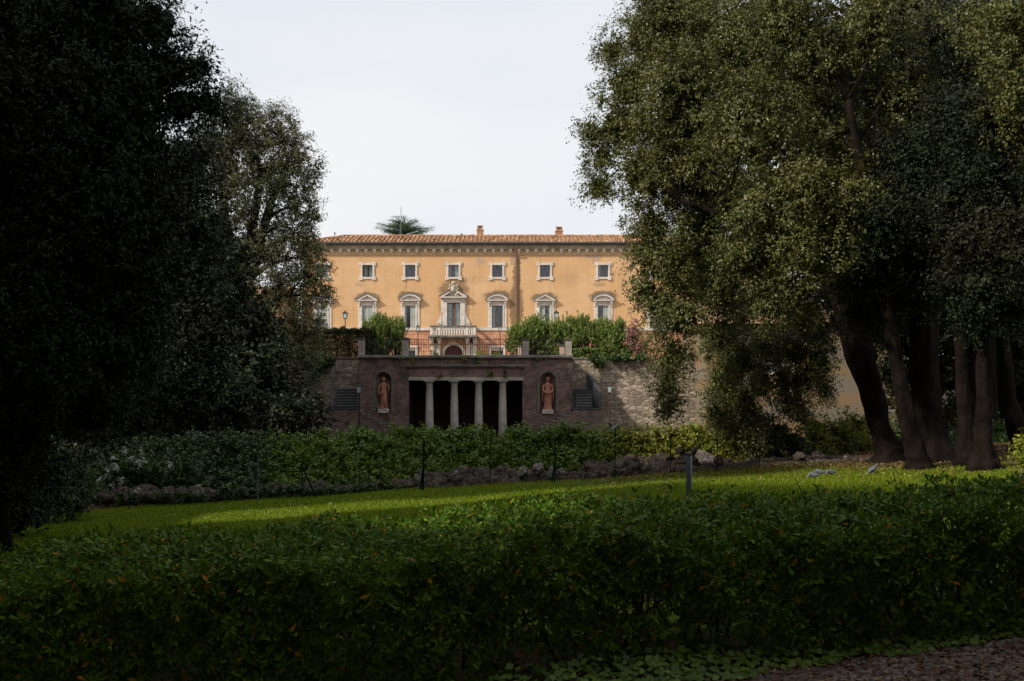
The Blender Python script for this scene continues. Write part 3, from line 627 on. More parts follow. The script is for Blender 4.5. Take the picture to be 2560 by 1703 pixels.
    q.prism([(cx - rr - .02, zs_ + .05)] + [(x, z) for x, z in A_[::-1]][1:-1] + [(cx + rr + .02, zs_ + .05), (cx + rr + .02, vz(862)), (cx - rr - .02, vz(862))], YV + .0, YV + .1)
    arch = b(q, 'door_arch', M_TRAV)
    q = MB()
    for k in range(8): q.cham(cx - rr + k * rr / 4 + .006, cx - rr + (k + 1) * rr / 4 - .006, YV + .12, YV + .2, 4.9, zs_ + rr, .015)
    b(q, 'door', M_DOOR)
    for c in gx:
        x0, x1 = vx(c - 15), vx(c + 15); q = MB(); q.cham(x0 - .2, x0, YV - .18, YV - .098, 4.9, vz(870)); q.cham(x1, x1 + .2, YV - .18, YV - .098, 4.9, vz(870)); q.cham(x0 - .27, x1 + .27, YV - .24, YV - .098, vz(869.9), vz(865))
        q.box(x0, x1, YV - .05, YV + .02, vz(877), vz(870))
        wn_ = b(q, 'lower_window', M_WSTONE)
        q = MB()
        for k in range(7): q.tube([(x0 + (x1 - x0) * (k + .5) / 7, YV - .06, 4.9), (x0 + (x1 - x0) * (k + .5) / 7, YV - .06, vz(876))], .018, 4)
        for zz in (880, 885): q.tube([(x0, YV - .06, vz(zz)), (x1, YV - .06, vz(zz))], .015, 4)
        q.build('grille', M_GALV, wn_)
        q = MB(); q.box(x0, x1, YV + .2, YV + .22, 4.9, vz(870)); q.build('pane', M_IRON2, wn_)
build_villa()

# side wing seen through the trees on the left, plaster outbuilding on the right
def simple_building(name, label, x0, x1, y0, y1, z0, z1, mat, windows, roof_h=1.6):
    root = empty(name, ((x0 + x1) / 2, y0, z0)); tag(root, label, 'building'); off = (-(x0 + x1) / 2, -y0, -z0)
    m = MB(); wall_holes(m, x0, x1, z0, z1, windows, y0, .25)
    m.add([(x0, y0, z0), (x0, y1, z0), (x0, y1, z1), (x0, y0, z1)], [(0, 3, 2, 1)]); m.add([(x1, y0, z0), (x1, y1, z0), (x1, y1, z1), (x1, y0, z1)], [(0, 1, 2, 3)]); m.add([(x0, y1, z0), (x1, y1, z0), (x1, y1, z1), (x0, y1, z1)], [(0, 3, 2, 1)])
    m.build('wall', mat, root, loc=off)
    m = MB(); ym = (y0 + y1) / 2; e = .4
    m.add([(x0 - e, y0 - e, z1), (x1 + e, y0 - e, z1), (x1 + e, ym, z1 + roof_h), (x0 - e, ym, z1 + roof_h), (x0 - e, y1 + e, z1), (x1 + e, y1 + e, z1)], [(0, 1, 2, 3), (3, 2, 5, 4), (0, 3, 4), (1, 5, 2), (0, 4, 5, 1)])
    m.build('roof', M_TILE, root, loc=off)
    for a, b_, c, d in windows:
        q = MB(); q.cham(a - .18, a, y0 - .08, y0 + .02, c - .15, d + .15); q.cham(b_, b_ + .18, y0 - .08, y0 + .02, c - .15, d + .15); q.cham(a, b_, y0 - .08, y0 + .02, d, d + .15); q.cham(a, b_, y0 - .08, y0 + .02, c - .15, c)
        wd = q.build('window', M_WSTONE, root, loc=off); q = MB(); q.box(a, b_, y0 + .2, y0 + .23, c, d); q.build('shutter', M_SHUT, wd)
simple_building('side_wing', 'low orange wing glimpsed through the dark trees left of the villa', -38, -21.6, 96, 104, 4.9, 12.2, M_PLASTER, [(-33.2, -32, 8.6, 10.4), (-28.2, -27, 8.6, 10.4)])
simple_building('garden_outbuilding', 'tan plastered outbuilding behind the hanging branches right of the stone wall', X(1766, 58), X(2330, 58), 58.0, 66, -.4, 6.6, M_TAN, [(14.5, 15.6, 3.9, 5.2)])

# ------------------------------------------------------------------ nymphaeum, front at y = 60
YN = 60.0
def nx_(px): return X(px, YN)
def nz_(py): return Z(py, YN)
GN = -.30
def build_nymph():
    root = empty('garden_portico', (0, YN, GN)); tag(root, 'red brick garden portico with four stone columns and two statue niches', 'portico')
    def b(m, name, mat, **k): return m.build(name, mat, root, loc=(0, -YN, -GN), **k)
    zt = nz_(896.2); m = MB()
    def niche_panel(x0, x1, cx, r, zb, zs):
        n = 10
        for sx, xe in ((-1, x0), (1, x1)):
            arc_ = [(cx + sx * r * math.cos(math.pi / 2 * k / n), zs + r * math.sin(math.pi / 2 * k / n)) for k in range(n + 1)]
            poly = [(xe, GN), (cx, GN), (cx, zb), (cx + sx * r, zb)] + arc_ + [(cx, zt), (xe, zt)]
            vs = [(x, YN, z) for x, z in poly]; f = tuple(range(len(vs))); m.add(vs, [f if sx > 0 else f[::-1]])
        # the hollow: half cylinder with a quarter dome
        for i in range(8):
            a0, a1 = math.pi * i / 8, math.pi * (i + 1) / 8
            p0 = (cx - r * math.cos(a0), YN + r * math.sin(a0)); p1 = (cx - r * math.cos(a1), YN + r * math.sin(a1))
            m.add([(*p0, zb), (*p1, zb), (*p1, zs), (*p0, zs)], [(0, 1, 2, 3)])
            for j in range(5):
                t0, t1 = math.pi / 2 * j / 5, math.pi / 2 * (j + 1) / 5
                q = lambda a, t: (cx - r * math.cos(a) * math.cos(t), YN + r * math.sin(a) * math.cos(t), zs + r * math.sin(t))
                m.add([q(a0, t0), q(a1, t0), q(a1, t1), q(a0, t1)], [(0, 1, 2, 3)])
        m.add([(cx - r * math.cos(math.pi * i / 8), YN + r * math.sin(math.pi * i / 8), zb) for i in range(9)], [tuple(range(9))])
    xo0, xo1 = nx_(1022), nx_(1306)
    niche_panel(nx_(897), xo0, nx_(958.5), 20 / 43.33, nz_(1030), nz_(950)); niche_panel(xo1, nx_(1430), nx_(1369.5), 20.5 / 43.33, nz_(1032), nz_(951.5))
    m.add([(xo0, YN, nz_(943)), (xo1, YN, nz_(943)), (xo1, YN, zt), (xo0, YN, zt)], [(0, 1, 2, 3)])
    m.box(nx_(897), nx_(897) + .3, YN + .01, YN + 1.4, GN, zt); m.box(nx_(1430) - .3, nx_(1430), YN + .01, YN + 1.4, GN, zt)
    b(m, 'brick_wall', M_BRICK)
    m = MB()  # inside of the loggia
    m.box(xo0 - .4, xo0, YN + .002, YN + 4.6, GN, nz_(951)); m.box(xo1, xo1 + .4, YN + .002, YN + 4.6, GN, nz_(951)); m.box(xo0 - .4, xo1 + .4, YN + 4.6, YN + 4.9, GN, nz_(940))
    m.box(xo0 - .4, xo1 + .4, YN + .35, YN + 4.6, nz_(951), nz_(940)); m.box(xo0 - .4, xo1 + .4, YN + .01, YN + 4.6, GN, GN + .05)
    b(m, 'loggia_interior', mat_blocks('shade_dark_brick', (.07, .040, .035), (.12, .068, .058), (.045, .037, .032), .27, .072, .010, .02, .5, .8, (.02, .018, .016), .7, .5, .02, .5))  # darker brick: the shade inside the loggia is put into its colour
    m = MB(); x0, x1 = nx_(1018), nx_(1311); m.box(x0 + .1, x1 - .05, YN - .12, YN + .34, nz_(951.3), nz_(943.2)); b(m, 'lintel', mat_plain('lintel_stone', (.40, .37, .31), .85, .45, 1.6, .15, 0, .5, .02))
    m = MB(); m.box(x0 + .12, x1 - .12, YN - .09, YN - .002, nz_(943), nz_(920)); b(m, 'frieze', mat_blocks('plastered_brick', (.23, .13, .115), (.30, .185, .165), (.12, .09, .08), .27, .072, .006, .03, .5, .9, (.10, .09, .075), .85, .5, .02, .9))
    m = MB(); m.box(x0 - .05, x1 + .05, YN - .30, YN - .002, nz_(916), nz_(913)); m.box(x0, x1, YN - .20, YN - .002, nz_(919.6), nz_(916.1)); b(m, 'cornice', M_COPE)
    m = MB(); rr_ = random.Random(3); x = nx_(893)
    while x < nx_(1433):
        e = min(x + rr_.uniform(1.2, 2.2), nx_(1433)); m.cham(x + .006, e - .006, YN - .16 - rr_.uniform(0, .02), YN + .5, nz_(896) + .002, nz_(888.3) + rr_.uniform(-.012, .012), .03); x = e
    b(m, 'coping', M_COPE)
    m = MB()
    for k in range(5): m.tube([(nx_(1040 + k * 61), YN - .003, nz_(902.5)), (nx_(1040 + k * 61), YN - .02, nz_(902.5))], .055, 10)
    b(m, 'drain_holes', M_IRON2)
    for px in (1073.3, 1135.6, 1196.5, 1256.6):
        H = nz_(951.3) - GN - .01; cx = nx_(px); m = MB()
        m.lathe([(.245, 0), (.243, H * .3), (.232, H * .55), (.205, H * .8), (.19, H - .26), (.195, H - .25), (.205, H - .235), (.195, H - .22), (.195, H - .17), (.215, H - .15), (.27, H - .08), (.28, H - .062)], 0, 0, 20)
        m.box(-.295, .295, -.295, .295, H - .06, H); o = m.build('column', M_GSTONE2, root, True); o.location = (cx, .12, .0)
        for p in o.data.polygons: p.use_smooth = len(p.vertices) == 4 and abs(p.normal.z) < .9 and p.index < 20 * 11
    for cx, r, zb, zs in ((nx_(958.5), 20 / 43.33, nz_(1030), nz_(950)), (nx_(1369.5), 20.5 / 43.33, nz_(1032), nz_(951.5))):
        m = MB(); n = 16; w_ = .13; a = [(cx + r * math.cos(math.pi * k / n), zs + r * math.sin(math.pi * k / n)) for k in range(n + 1)]; c = [(cx + (r + w_) * math.cos(math.pi * k / n), zs + (r + w_) * math.sin(math.pi * k / n)) for k in range(n + 1)]
        for k in range(n): m.prism([a[k], c[k], c[k + 1], a[k + 1]], YN - .05, YN + .01)
        m.box(cx - r - w_, cx - r, YN - .05, YN + .01, zb, zs - .002); m.box(cx + r, cx + r + w_, YN - .05, YN + .01, zb, zs - .002)
        b(m, 'niche_frame', M_GSTONE)
        m = MB(); m.cham(cx - .32, cx + .32, YN - .14, YN + .46, zb - .06, zb + .17, .015); pl = b(m, 'plinth', M_TRAV)
        m = MB(); y = YN - .146
        for k, dx in enumerate((-.22, -.10, .02, .14)):
            m.box(cx + dx, cx + dx + .022, y, y + .01, zb + .0, zb + .12)
            if k in (1, 2): m.box(cx + dx + .024, cx + dx + .07, y, y + .01, zb + .095, zb + .12)
            if k in (2,): m.box(cx + dx + .05, cx + dx + .07, y, y + .01, zb + .05, zb + .094)
            if k in (3,): m.box(cx + dx + .024, cx + dx + .08, y, y + .01, zb + .095, zb + .12)
        m.build('carved_letters', M_IRON2, pl)
build_nymph()

# statues: one continuous robed figure each
def statue(cx, cy, z0, h, kind, label):
    root = empty('statue', (cx, cy, z0)); tag(root, label, 'statue', 'terracotta statues in the niches')
    s = h / 1.85; n = 28; rings = [  # z, half width, half depth, centre x, fold depth
        (.0, .26, .22, 0, .18), (.08, .25, .21, 0, .20), (.35, .215, .18, .01, .22), (.65, .21, .17, .015, .16), (.85, .215, .17, .01, .12), (.95, .225, .175, 0, .07), (1.02, .20, .16, 0, .04), (1.15, .155, .125, 0, .03),
        (1.30, .19, .135, 0, .05), (1.42, .215, .13, 0, .03), (1.48, .19, .11, 0, .01), (1.53, .09, .075, 0, 0), (1.57, .058, .06, 0, 0), (1.62, .062, .068, 0, 0), (1.66, .082, .09, 0, 0), (1.72, .094, .105, 0, 0), (1.79, .092, .10, 0, 0), (1.84, .06, .065, 0, 0), (1.86, .015, .015, 0, 0)]
    m = MB(); b = 0
    for i, (z, a, d, x0, fo) in enumerate(rings):
        if kind == 'toga' and z < .9: a *= 1.08
        for k in range(n):
            t = 2 * math.pi * k / n; f = 1 + fo * math.sin(k * math.pi + z * 2) * (1 if k % 2 else -1) * .55
            px = (x0 + a * f * math.cos(t)) * s; py = d * f * math.sin(t) * s
            if 1.655 < z < 1.73 and abs(math.cos(t)) < .12 and math.sin(t) < 0: py -= .022 * s    # nose
            m.v.append((px, py, z * s))
    for i in range(len(rings) - 1):
        for k in range(n): k2 = (k + 1) % n; m.f.append((i * n + k, i * n + k2, (i + 1) * n + k2, (i + 1) * n + k))
    m.f.append(tuple(range(n))[::-1]); m.f.append(tuple(range((len(rings) - 1) * n, len(rings) * n)))
    def A(pts, rad): m.tube([(x * s, y * s, z * s) for x, y, z in pts], [r * s for r in rad], 8)
    if kind == 'arm_down':
        A([(-.19, 0, 1.43), (-.27, -.02, 1.25), (-.29, -.03, 1.08), (-.27, -.08, .90), (-.26, -.1, .80)], [.065, .06, .05, .04, .035])
        A([(.19, 0, 1.43), (.29, -.02, 1.36), (.31, -.10, 1.20), (.27, -.20, 1.05)], [.065, .06, .05, .04])
        A([(.05, -.12, .95), (.10, -.17, .5), (.12, -.2, .1)], [.07, .09, .08]); A([(-.24, .02, .2), (-.34, -.02, .1), (-.28, -.05, .02)], [.05, .1, .08])
        A([(-.20, -.10, .93), (0, -.17, .90), (.2, -.10, .95)], [.04, .05, .04])
    else:
        A([(-.19, 0, 1.43), (-.27, -.02, 1.27), (-.27, -.08, 1.10), (-.14, -.22, .99), (.0, -.24, .97)], [.07, .072, .07, .045, .035])
        A([(.19, 0, 1.43), (.28, -.02, 1.27), (.28, -.08, 1.10), (.14, -.22, .97), (.02, -.24, .95)], [.07, .072, .07, .045, .035])
        A([(-.26, -.04, 1.05), (-.30, -.03, .8), (-.27, 0, .4)], [.05, .045, .04]); A([(.27, -.04, 1.05), (.31, -.03, .8), (.28, 0, .4)], [.05, .045, .04])
        A([(-.14, -.17, .96), (0, -.23, .87), (.14, -.17, .96)], [.04, .05, .04])
    o = m.build('figure', M_TERRA, root, True)
    hm = MB(); rr_ = random.Random(2)
    for k in range(16): a = rr_.uniform(0, 6.28); hm.ball((.085 * s * math.cos(a), (.03 + .08 * math.sin(a)) * s, (1.76 + rr_.uniform(-.04, .08)) * s), .035 * s, 6, 4)
    hm.build('hair', M_TERRA, root, True)
statue(nx_(958.5), YN + .17, nz_(1022.2) - .03, 1.86, 'arm_down', 'terracotta statue with one arm hanging down in the left niche')
statue(nx_(1369.5), YN + .17, nz_(1024.2) - .03, 1.90, 'toga', 'terracotta robed statue with clasped hands in the right niche')

# stairs beside the portico
def stairs(side):
    s = -1 if side == 'left' else 1
    g = lambda a: a
    root = empty('garden_stairs', (nx_(863 if s < 0 else 1470), YN, GN)); tag(root, 'brick and stone stairs with landing at the %s end of the brick portico' % side, 'stairs', 'stairs at both ends of the portico')
    ox = root.location.x; loc = (-ox, -YN, -GN)
    x0, x1 = (nx_(829), nx_(896.5)) if s < 0 else (nx_(1430.5), nx_(1503.5)); zl = nz_(1024)
    m = MB(); m.box(x0, x1, YN - 1.2, YN + .02, GN, zl); m.build('landing_block', M_BRICKG, root, loc=loc)
    m = MB(); m.cham(x0 - .04, x1 + .02, YN - 1.25, YN + .02, zl + .002, nz_(1020.8), .02); m.build('landing_slab', M_SLATE, root, loc=loc)
    steps = [(903, 914, 1030), (914, 928, 1036), (928, 942, 1043), (942, 955, 1050), (955, 970, 1057), (970, 984, 1064)] if s < 0 else [(1420, 1430.4, 1031), (1405, 1420, 1038), (1392, 1405, 1045), (1378, 1392, 1052), (1364, 1378, 1059), (1350, 1364, 1066)]
    m = MB(); q = MB()
    if s < 0: m.box(nx_(896.6), nx_(903), YN - 1.2, YN - .06, GN, zl - .05)
    for a, c, py in steps: m.box(nx_(a), nx_(c), YN - 1.2, YN - .06, GN, nz_(py) - .04); q.cham(nx_(a) - .03, nx_(c) + .03, YN - 1.24, YN - .06, nz_(py) - .038, nz_(py) + .01, .015)
    m.build('flight_base', M_BRICKG, root, loc=loc); q.build('treads', M_TREAD, root, loc=loc)
    m = MB(); xa, xb = (x0 + .1, x1) if s < 0 else (x0, nx_(1482))
    for k in range(7): m.cham(xa, xb, YN + .03 + k * .2, YN + 1.46, nz_(1020.8) + k * .165, nz_(1020.8) + (k + 1) * .165 - .004, .02)
    m.build('upper_flight', M_SLATE, root, loc=loc)
    m = MB()
    for k in range(7): m.box(xa, xb, YN - .01 + k * .2, YN + .10 + k * .2, nz_(1020.8) + (k + 1) * .165 - .045, nz_(1020.8) + (k + 1) * .165 + .004)
    m.build('upper_treads', M_TREAD, root, loc=loc)
    m = MB()
    if s < 0:
        m.tube([(x0 + .03, YN - .1, zl), (x0 + .03, YN - .1, nz_(930))], .05, 8); m.tube([(x0 + .03, YN - .1, nz_(932)), (x0 + .03, YN + 1.3, nz_(912))], .03, 6); m.tube([(x1 - .04, YN - .1, zl), (x1 - .04, YN - .1, zl + 1)], .03, 6)
        m.build('handrail', M_GALV, root, loc=loc)
        p = MB(); p.tube([(nx_(896), YN - 1.15, nz_(1016)), (nx_(955), YN - 1.15, nz_(1020)), (nx_(1000), YN - 1.15, nz_(1040))], .018, 5)
        for k in range(6): u = 905 + k * 17; p.tube([(nx_(u), YN - 1.15, nz_(1034 + k * 7)), (nx_(u), YN - 1.15, nz_(1018 + max(0, k - 2) * 6))], .014, 4)
        p.build('side_rail', M_IRON2, root, loc=loc)
    else:
        # sloping side panel of the upper flight
        A_ = [(nx_(1503), YN - .05), (X(1472, YN + 1.4), YN + 1.4)]; zt = [nz_(980), Z(932, YN + 1.4)]
        vs = []
        for (x, y), z in zip(A_, zt): vs += [(x, y, zl), (x, y, z), (x - .12, y, z), (x - .12, y, zl)]
        m.add(vs, [(0, 1, 5, 4), (3, 7, 6, 2), (1, 2, 6, 5), (0, 3, 2, 1), (4, 5, 6, 7)]); m.build('side_panel', M_SLATE, root, loc=loc)
        p = MB(); p.tube([(nx_(1435), YN - 1.1, zl), (nx_(1435), YN - 1.1, nz_(979))], .035, 6); p.tube([(nx_(1435), YN - 1.1, nz_(980)), (nx_(1492), YN - 1.1, nz_(980))], .02, 5)
        for k in range(6): p.tube([(nx_(1437 + k * 10), YN - 1.1, zl), (nx_(1437 + k * 10), YN - 1.1, nz_(980))], .007, 4)
        p.tube([(nx_(1435), YN - 1.15, nz_(984)), (nx_(1380), YN - 1.15, nz_(1022))], .012, 5)
        p.build('handrail', M_IRON2, root, loc=loc)
stairs('left'); stairs('right')

# retaining walls of rubble stone
def stone_wall(name, label, x0, x1, y, ztop, capmat):
    root = empty(name, ((x0 + x1) / 2, y, GN)); tag(root, label, 'wall'); loc = (-(x0 + x1) / 2, -y, -GN)
    rr_ = random.Random(int(x0 * 7)); n = int((x1 - x0) / .5); pts = [(x0, GN), (x1, GN)] + [(x1 - (x1 - x0) * k / n, ztop + rr_.uniform(-.05, .03)) for k in range(n + 1)]
    m = MB(); m.prism(pts, y, y + .35); m.build('masonry', M_RUBBLE, root, loc=loc)
    m = MB(); x = x0
    while x < x1:
        e = min(x + rr_.uniform(.5, .9), x1); m.cham(x, e - .01, y - .04, y + .4, ztop + .032, ztop + rr_.uniform(.12, .16), .02); x = e
    m.build('capping', capmat, root, loc=loc)
stone_wall('retaining_wall', 'shaded rubble stone retaining wall left of the brick portico', X(640, 61.5), X(897.5, 61.5), 61.5, Z(899, 61.5), M_BRICK)
stone_wall('retaining_wall', 'pale rubble stone retaining wall right of the brick portico', X(1429, 61.5), X(1767, 61.5), 61.5, Z(901, 61.5), M_GSTONE)

# gate piers and iron railings on the coping
def pier(px0, px1, pyt, Yp, label, mat):
    x0, x1 = X(px0, Yp), X(px1, Yp); zt = Z(pyt, Yp); zb = Z(888.3, YN) if Yp < 61 else 4.88; root = empty('gate_pier', ((x0 + x1) / 2, Yp, zb)); tag(root, label, 'pier', 'stone piers along the terrace edge')
    w_ = (x1 - x0) / 2; m = MB(); m.box(-w_ * .88, w_ * .88, -w_ * .88, w_ * .88, 0, zt - zb - .14); m.build('shaft', mat, root)
    m = MB(); m.box(-w_ * .96, w_ * .96, -w_ * .96, w_ * .96, zt - zb - .138, zt - zb - .08); m.box(-w_ * 1.06, w_ * 1.06, -w_ * 1.06, w_ * 1.06, zt - zb - .078, zt - zb); m.build('cap', M_GSTONE, root)
M_PIER = mat_plain('pier_plaster', (.33, .29, .245), .9, .2, 2.5)
M_PIERLIT = mat_plain('pink_lit_pier_plaster', (.55, .38, .31), .9, .15, 2.5)  # pink light on the rear piers is put into their plaster colour
YP = YN + .2
pier(895.6, 912, 845, YP, 'square grey pier at the left corner of the portico roof', M_PIER); pier(1005, 1021.5, 845, YP, 'grey pier in front of the left oleander', M_PIER)
pier(1305, 1322.5, 847, YP, 'pale pier before the big right oleander', M_PIER); pier(1413, 1430, 847, YP, 'pale pier at the right corner of the portico roof', M_PIER)
pier(1293.5, 1304, 863, 62.4, 'short pink-lit pier set behind the pale pier near the big right oleander', M_PIERLIT); pier(1398.5, 1411.5, 862, 62.4, 'short pink-lit pier set behind the right corner pier', M_PIERLIT)
def railing(px0, px1, label, step, rails, top, mat):
    x0, x1 = X(px0, YP), X(px1, YP); zb = Z(888.3, YN) - .01; zt = Z(top, YP); root = empty('iron_railing', ((x0 + x1) / 2, YP, zb)); tag(root, label, 'railing', 'iron railings between the piers'); cx = (x0 + x1) / 2
    m = MB(); k = x0 + step / 2
    while k < x1: m.tube([(k - cx, 0, 0), (k - cx, 0, zt - zb)], .011, 4); k += step
    m.build('bars', mat, root)
    m = MB()
    for r_ in rails: zz = Z(r_, YP) - zb; m.box(x0 - cx, x1 - cx, -.015, .015, zz - .015, zz + .015)
    m.build('rails', mat, root)
railing(912, 1005, 'black iron railing before the left oleander', .13, (849, 860, 886), 846.5, M_IRON2)
railing(1322.5, 1413, 'black iron railing before the big right oleander', .12, (849, 860, 886), 846.5, M_IRON2)
railing(1021.5, 1305, 'long rusty iron railing in front of the arched villa door', .135, (849.5, 861), 848, M_IRON)

# lamp posts
def make_lamp(h, w_, mat):
    root = empty('lamp_post')
    m = MB(); m.lathe([(.09, 0), (.09, .25), (.06, .32), (.045, .5), (.035, h - .62), (.05, h - .60), (.03, h - .56)], 0, 0, 8); m.build('pole', mat, root)
    m = MB(); a, c = w_ * .36, w_ * .5; z0, z1 = h - .56, h - .20
    for sx in (-1, 1):
        for sy in (-1, 1): m.tube([(sx * a * .9, sy * a * .9, z0), (sx * c, sy * c, z1)], .014, 4)
    m.add([(sx * q, sy * q, z) for z, q in ((z1, c * 1.18), (z1 + .03, c * 1.18), (z1 + .13, c * .35), (z1 + .15, c * .35)) for sx, sy in ((-1, -1), (1, -1), (1, 1), (-1, 1))],
          [(3, 2, 1, 0)] + [(4 * i + k, 4 * i + (k + 1) % 4, 4 * i + 4 + (k + 1) % 4, 4 * i + 4 + k) for i in range(3) for k in range(4)] + [(12, 13, 14, 15)])
    m.ball((0, 0, z1 + .19), .04, 8, 5); m.box(-a, a, -a, a, z0 - .03, z0); m.build('lantern_frame', mat, root)
    m = MB(); m.add([(sx * q * .93, sy * q * .93, z) for z, q in ((z0 + .002, a * .9), (z1 - .002, c)) for sx, sy in ((-1, -1), (1, -1), (1, 1), (-1, 1))], [(3, 2, 1, 0), (4, 5, 6, 7)] + [(k, (k + 1) % 4, 4 + (k + 1) % 4, 4 + k) for k in range(4)])
    m.build('lantern_glass', M_LGLASS, root); return root
for px, py, Yl, zb, w_, lab, mt in ((898, 957, 57.5, GN, .30, 'dark lamp post before the left end of the brick portico', M_IRON2), (1523, 955, 56, GN, .30, 'rusty lamp post in front of the pale stone wall', M_IRON),
                        (863, 777, 76, 4.9, .32, 'lamp post rising above the clipped terrace hedge', M_IRON2), (1045, 812, 92, 4.9, .30, 'lamp post on the terrace left of the balcony', M_IRON), (1250, 812, 92, 4.9, .30, 'lamp post on the terrace right of the balcony', M_IRON), (1391, 776, 76, 4.9, .32, 'lamp post showing only its lantern above the right oleanders', M_IRON2)):
    zt = Z(py, Yl); r_ = make_lamp(zt - zb, w_, mt); r_.location = (X(px, Yl), Yl, zb); tag(r_, lab, 'lamp post', 'garden lamp posts')

# temporary mesh fence panels on the left forecourt
def mesh_panel(px0, px1, pyt, label, sign=None):
    Yf = 57.0; x0, x1 = X(px0, Yf), X(px1, Yf); zt = Z(pyt, Yf); root = empty('mesh_fence', ((x0 + x1) / 2, Yf, GN)); tag(root, label, 'fence panel', 'steel mesh fence panels on the forecourt'); hw = (x1 - x0) / 2; h = zt - GN
    m = MB(); m.tube([(-hw, 0, 0), (-hw, 0, h)], .024, 6); m.tube([(hw, 0, 0), (hw, 0, h)], .024, 6); m.tube([(-hw, 0, h), (hw, 0, h)], .02, 6); m.tube([(-hw, 0, .15), (hw, 0, .15)], .02, 6); m.build('frame', M_GALV, root)
    m = MB(); n = int(2 * hw / .12)
    for k in range(1, n): m.tube([(-hw + 2 * hw * k / n, 0, .15), (-hw + 2 * hw * k / n, 0, h)], .004, 4)
    for k in range(1, 6): m.tube([(-hw, 0, h * k / 6), (hw, 0, h * k / 6)], .004, 4)
    m.build('wire_mesh', M_GALV, root)
mesh_panel(690, 777.5, 1044, 'long steel mesh fence panel carrying a small white notice'); mesh_panel(781.5, 828, 1043, 'short steel mesh fence panel beside the brick landing')
def notice():
    root = empty('notice_board', (X(748.5, 56.95), 56.93, Z(1074, 57))); tag(root, 'small white and blue notice hanging on the mesh fence panel', 'sign')
    m = MB(); m.box(-.15, .15, -.01, .0, -.10, .10); m.build('board', M_WHITEP, root)
    m = MB(); m.box(-.13, -.05, -.014, -.011, -.04, .06); m.build('printed_mark', M_TERRA, root)
    m = MB(); m.box(-.02, .13, -.014, -.011, .03, .07); m.box(-.02, .13, -.014, -.011, -.07, -.03); m.build('printed_panel', M_BLUEP, root)
notice()

# ------------------------------------------------------------------ vegetation
RNG = np.random.default_rng(7)
def blobs_px(lst, jit=0.0):
    """(px,py,Y,r_px[,sz]) -> metre ellipsoids"""
    out = []; rj = random.Random(len(lst))
    for b in lst:
        px, py, Y, r = b[:4]; sz = b[4] if len(b) > 4 else 1.0; Y = Y + rj.uniform(-jit, jit); x, y, z = P(px, py, Y); rm = r / F * Y * (1 - .09 * jit); out.append((x, y, z, rm, rm * 1.0, rm * sz))
    return out
def tree(name, label, base, trunk, blobs, leaf, mat, size=.075, dens=7, cl_r=.16, cl_n=36, group=None, seed=1, limbs=True, extra=(), asp=.5, droop=.5, cat='tree', inner=True, lo=.62, raw=False, lump=.18, lmin=-9., gap=None):
    """trunk: list of (x,y,z,r). extra: more stems. blobs in metres."""
    rng = np.random.default_rng(seed); rr_ = random.Random(seed); bx, by, bz = base
    root = empty(name, base); tag(root, label, cat, group); off = (-bx, -by, -bz)
    m = MB(); sg = []
    def dense(tr):
        out = []
        for i in range(len(tr) - 1):
            for k in range(4): f = k / 4; out.append(tuple(tr[i][j] * (1 - f) + tr[i + 1][j] * f for j in range(4)))
        return out + [tr[-1]]
    for tr in [trunk] + list(extra):
        d = dense(tr); d = [(x + .25 * r * mnoise.noise(Vector((z * .8, seed, 0))), y, z, r) for x, y, z, r in d]; sg += d
        m.tube([p[:3] for p in d], [p[3] for p in d], 30, .25, seed=seed, ridge=.16)
    tk = m.build('trunk', M_BARK, root, True, loc=off)
    if limbs:
        m = MB()
        for b_ in blobs:
            c = Vector(b_[:3])
            if c.z < lmin + .6: continue
            cand = [p for p in sg if lmin < p[2] < c.z - .2] or [q for q in sg if q[2] > lmin]
            p = min(cand, key=lambda q: (Vector(q[:3]) - c).length + .6 * abs((c.z - q[2]) - 2)); a = Vector(p[:3]); L = (c - a).length
            if L < .3: continue
            n = 7; pts = []; rads = []; r0 = min(p[3] * .55, .05 + L * .022)
            sag = Vector((rr_.uniform(-.1, .1), rr_.uniform(-.1, .1), rr_.uniform(.05, .16))) * L
            for k in range(n): f = k / (n - 1); q = a.lerp(c, f) + sag * math.sin(math.pi * f); pts.append(q); rads.append(r0 * (1 - .8 * f))
            m.tube(pts, rads, 7, .2, seed=seed)
            for t_ in range(5):
                f0 = pts[rr_.randint(3, n - 2)]; d = Vector((rr_.gauss(0, 1), rr_.gauss(0, 1), rr_.gauss(.3, .8))).normalized() * b_[3] * .9
                m.tube([f0, f0 + d * .5 + Vector((0, 0, .05)), f0 + d], [r0 * .35, r0 * .22, r0 * .1], 5)
        if m.v: m.build('limbs', M_BARK, root, True, loc=off)
    if blobs:
        tws = []; a = blob_leaves(blobs, size, dens, rng, cl_r, cl_n, droop=droop, asp=asp, inner=inner, lo=lo, lump=lump, twigs=tws, nmin=26)
        if limbs:
            A = np.concatenate([q[0] for q in tws]); B = np.concatenate([q[1] for q in tws]); k_ = np.ones(len(A), bool) if gap is None else ~gap(A); A, B = A[k_] - np.array(base), B[k_] - np.array(base); sd = unit(rng.normal(size=A.shape)) * size * .055
            npmesh('twigs', np.stack([A + sd, A - sd, B], 1).reshape(-1, 3), 3, M_BARK, root, None, False, np.arange(len(A) * 3).reshape(-1, 3))
        if gap is not None: k_ = ~gap(a[0]); a = [q[k_] for q in a]
        a[0] = a[0] - np.array(base); quad_leaves('crown', *a, mat, root, rng)
    return root
def tp(Y, *pts):
    """trunk points (px,py,halfwidth_px) at depth Y"""
    return [(*P(a, b, Y), h / F * Y) for a, b, h in pts]
def gb(px, Y): x = X(px, Y); return (x, Y, gz(x, Y))

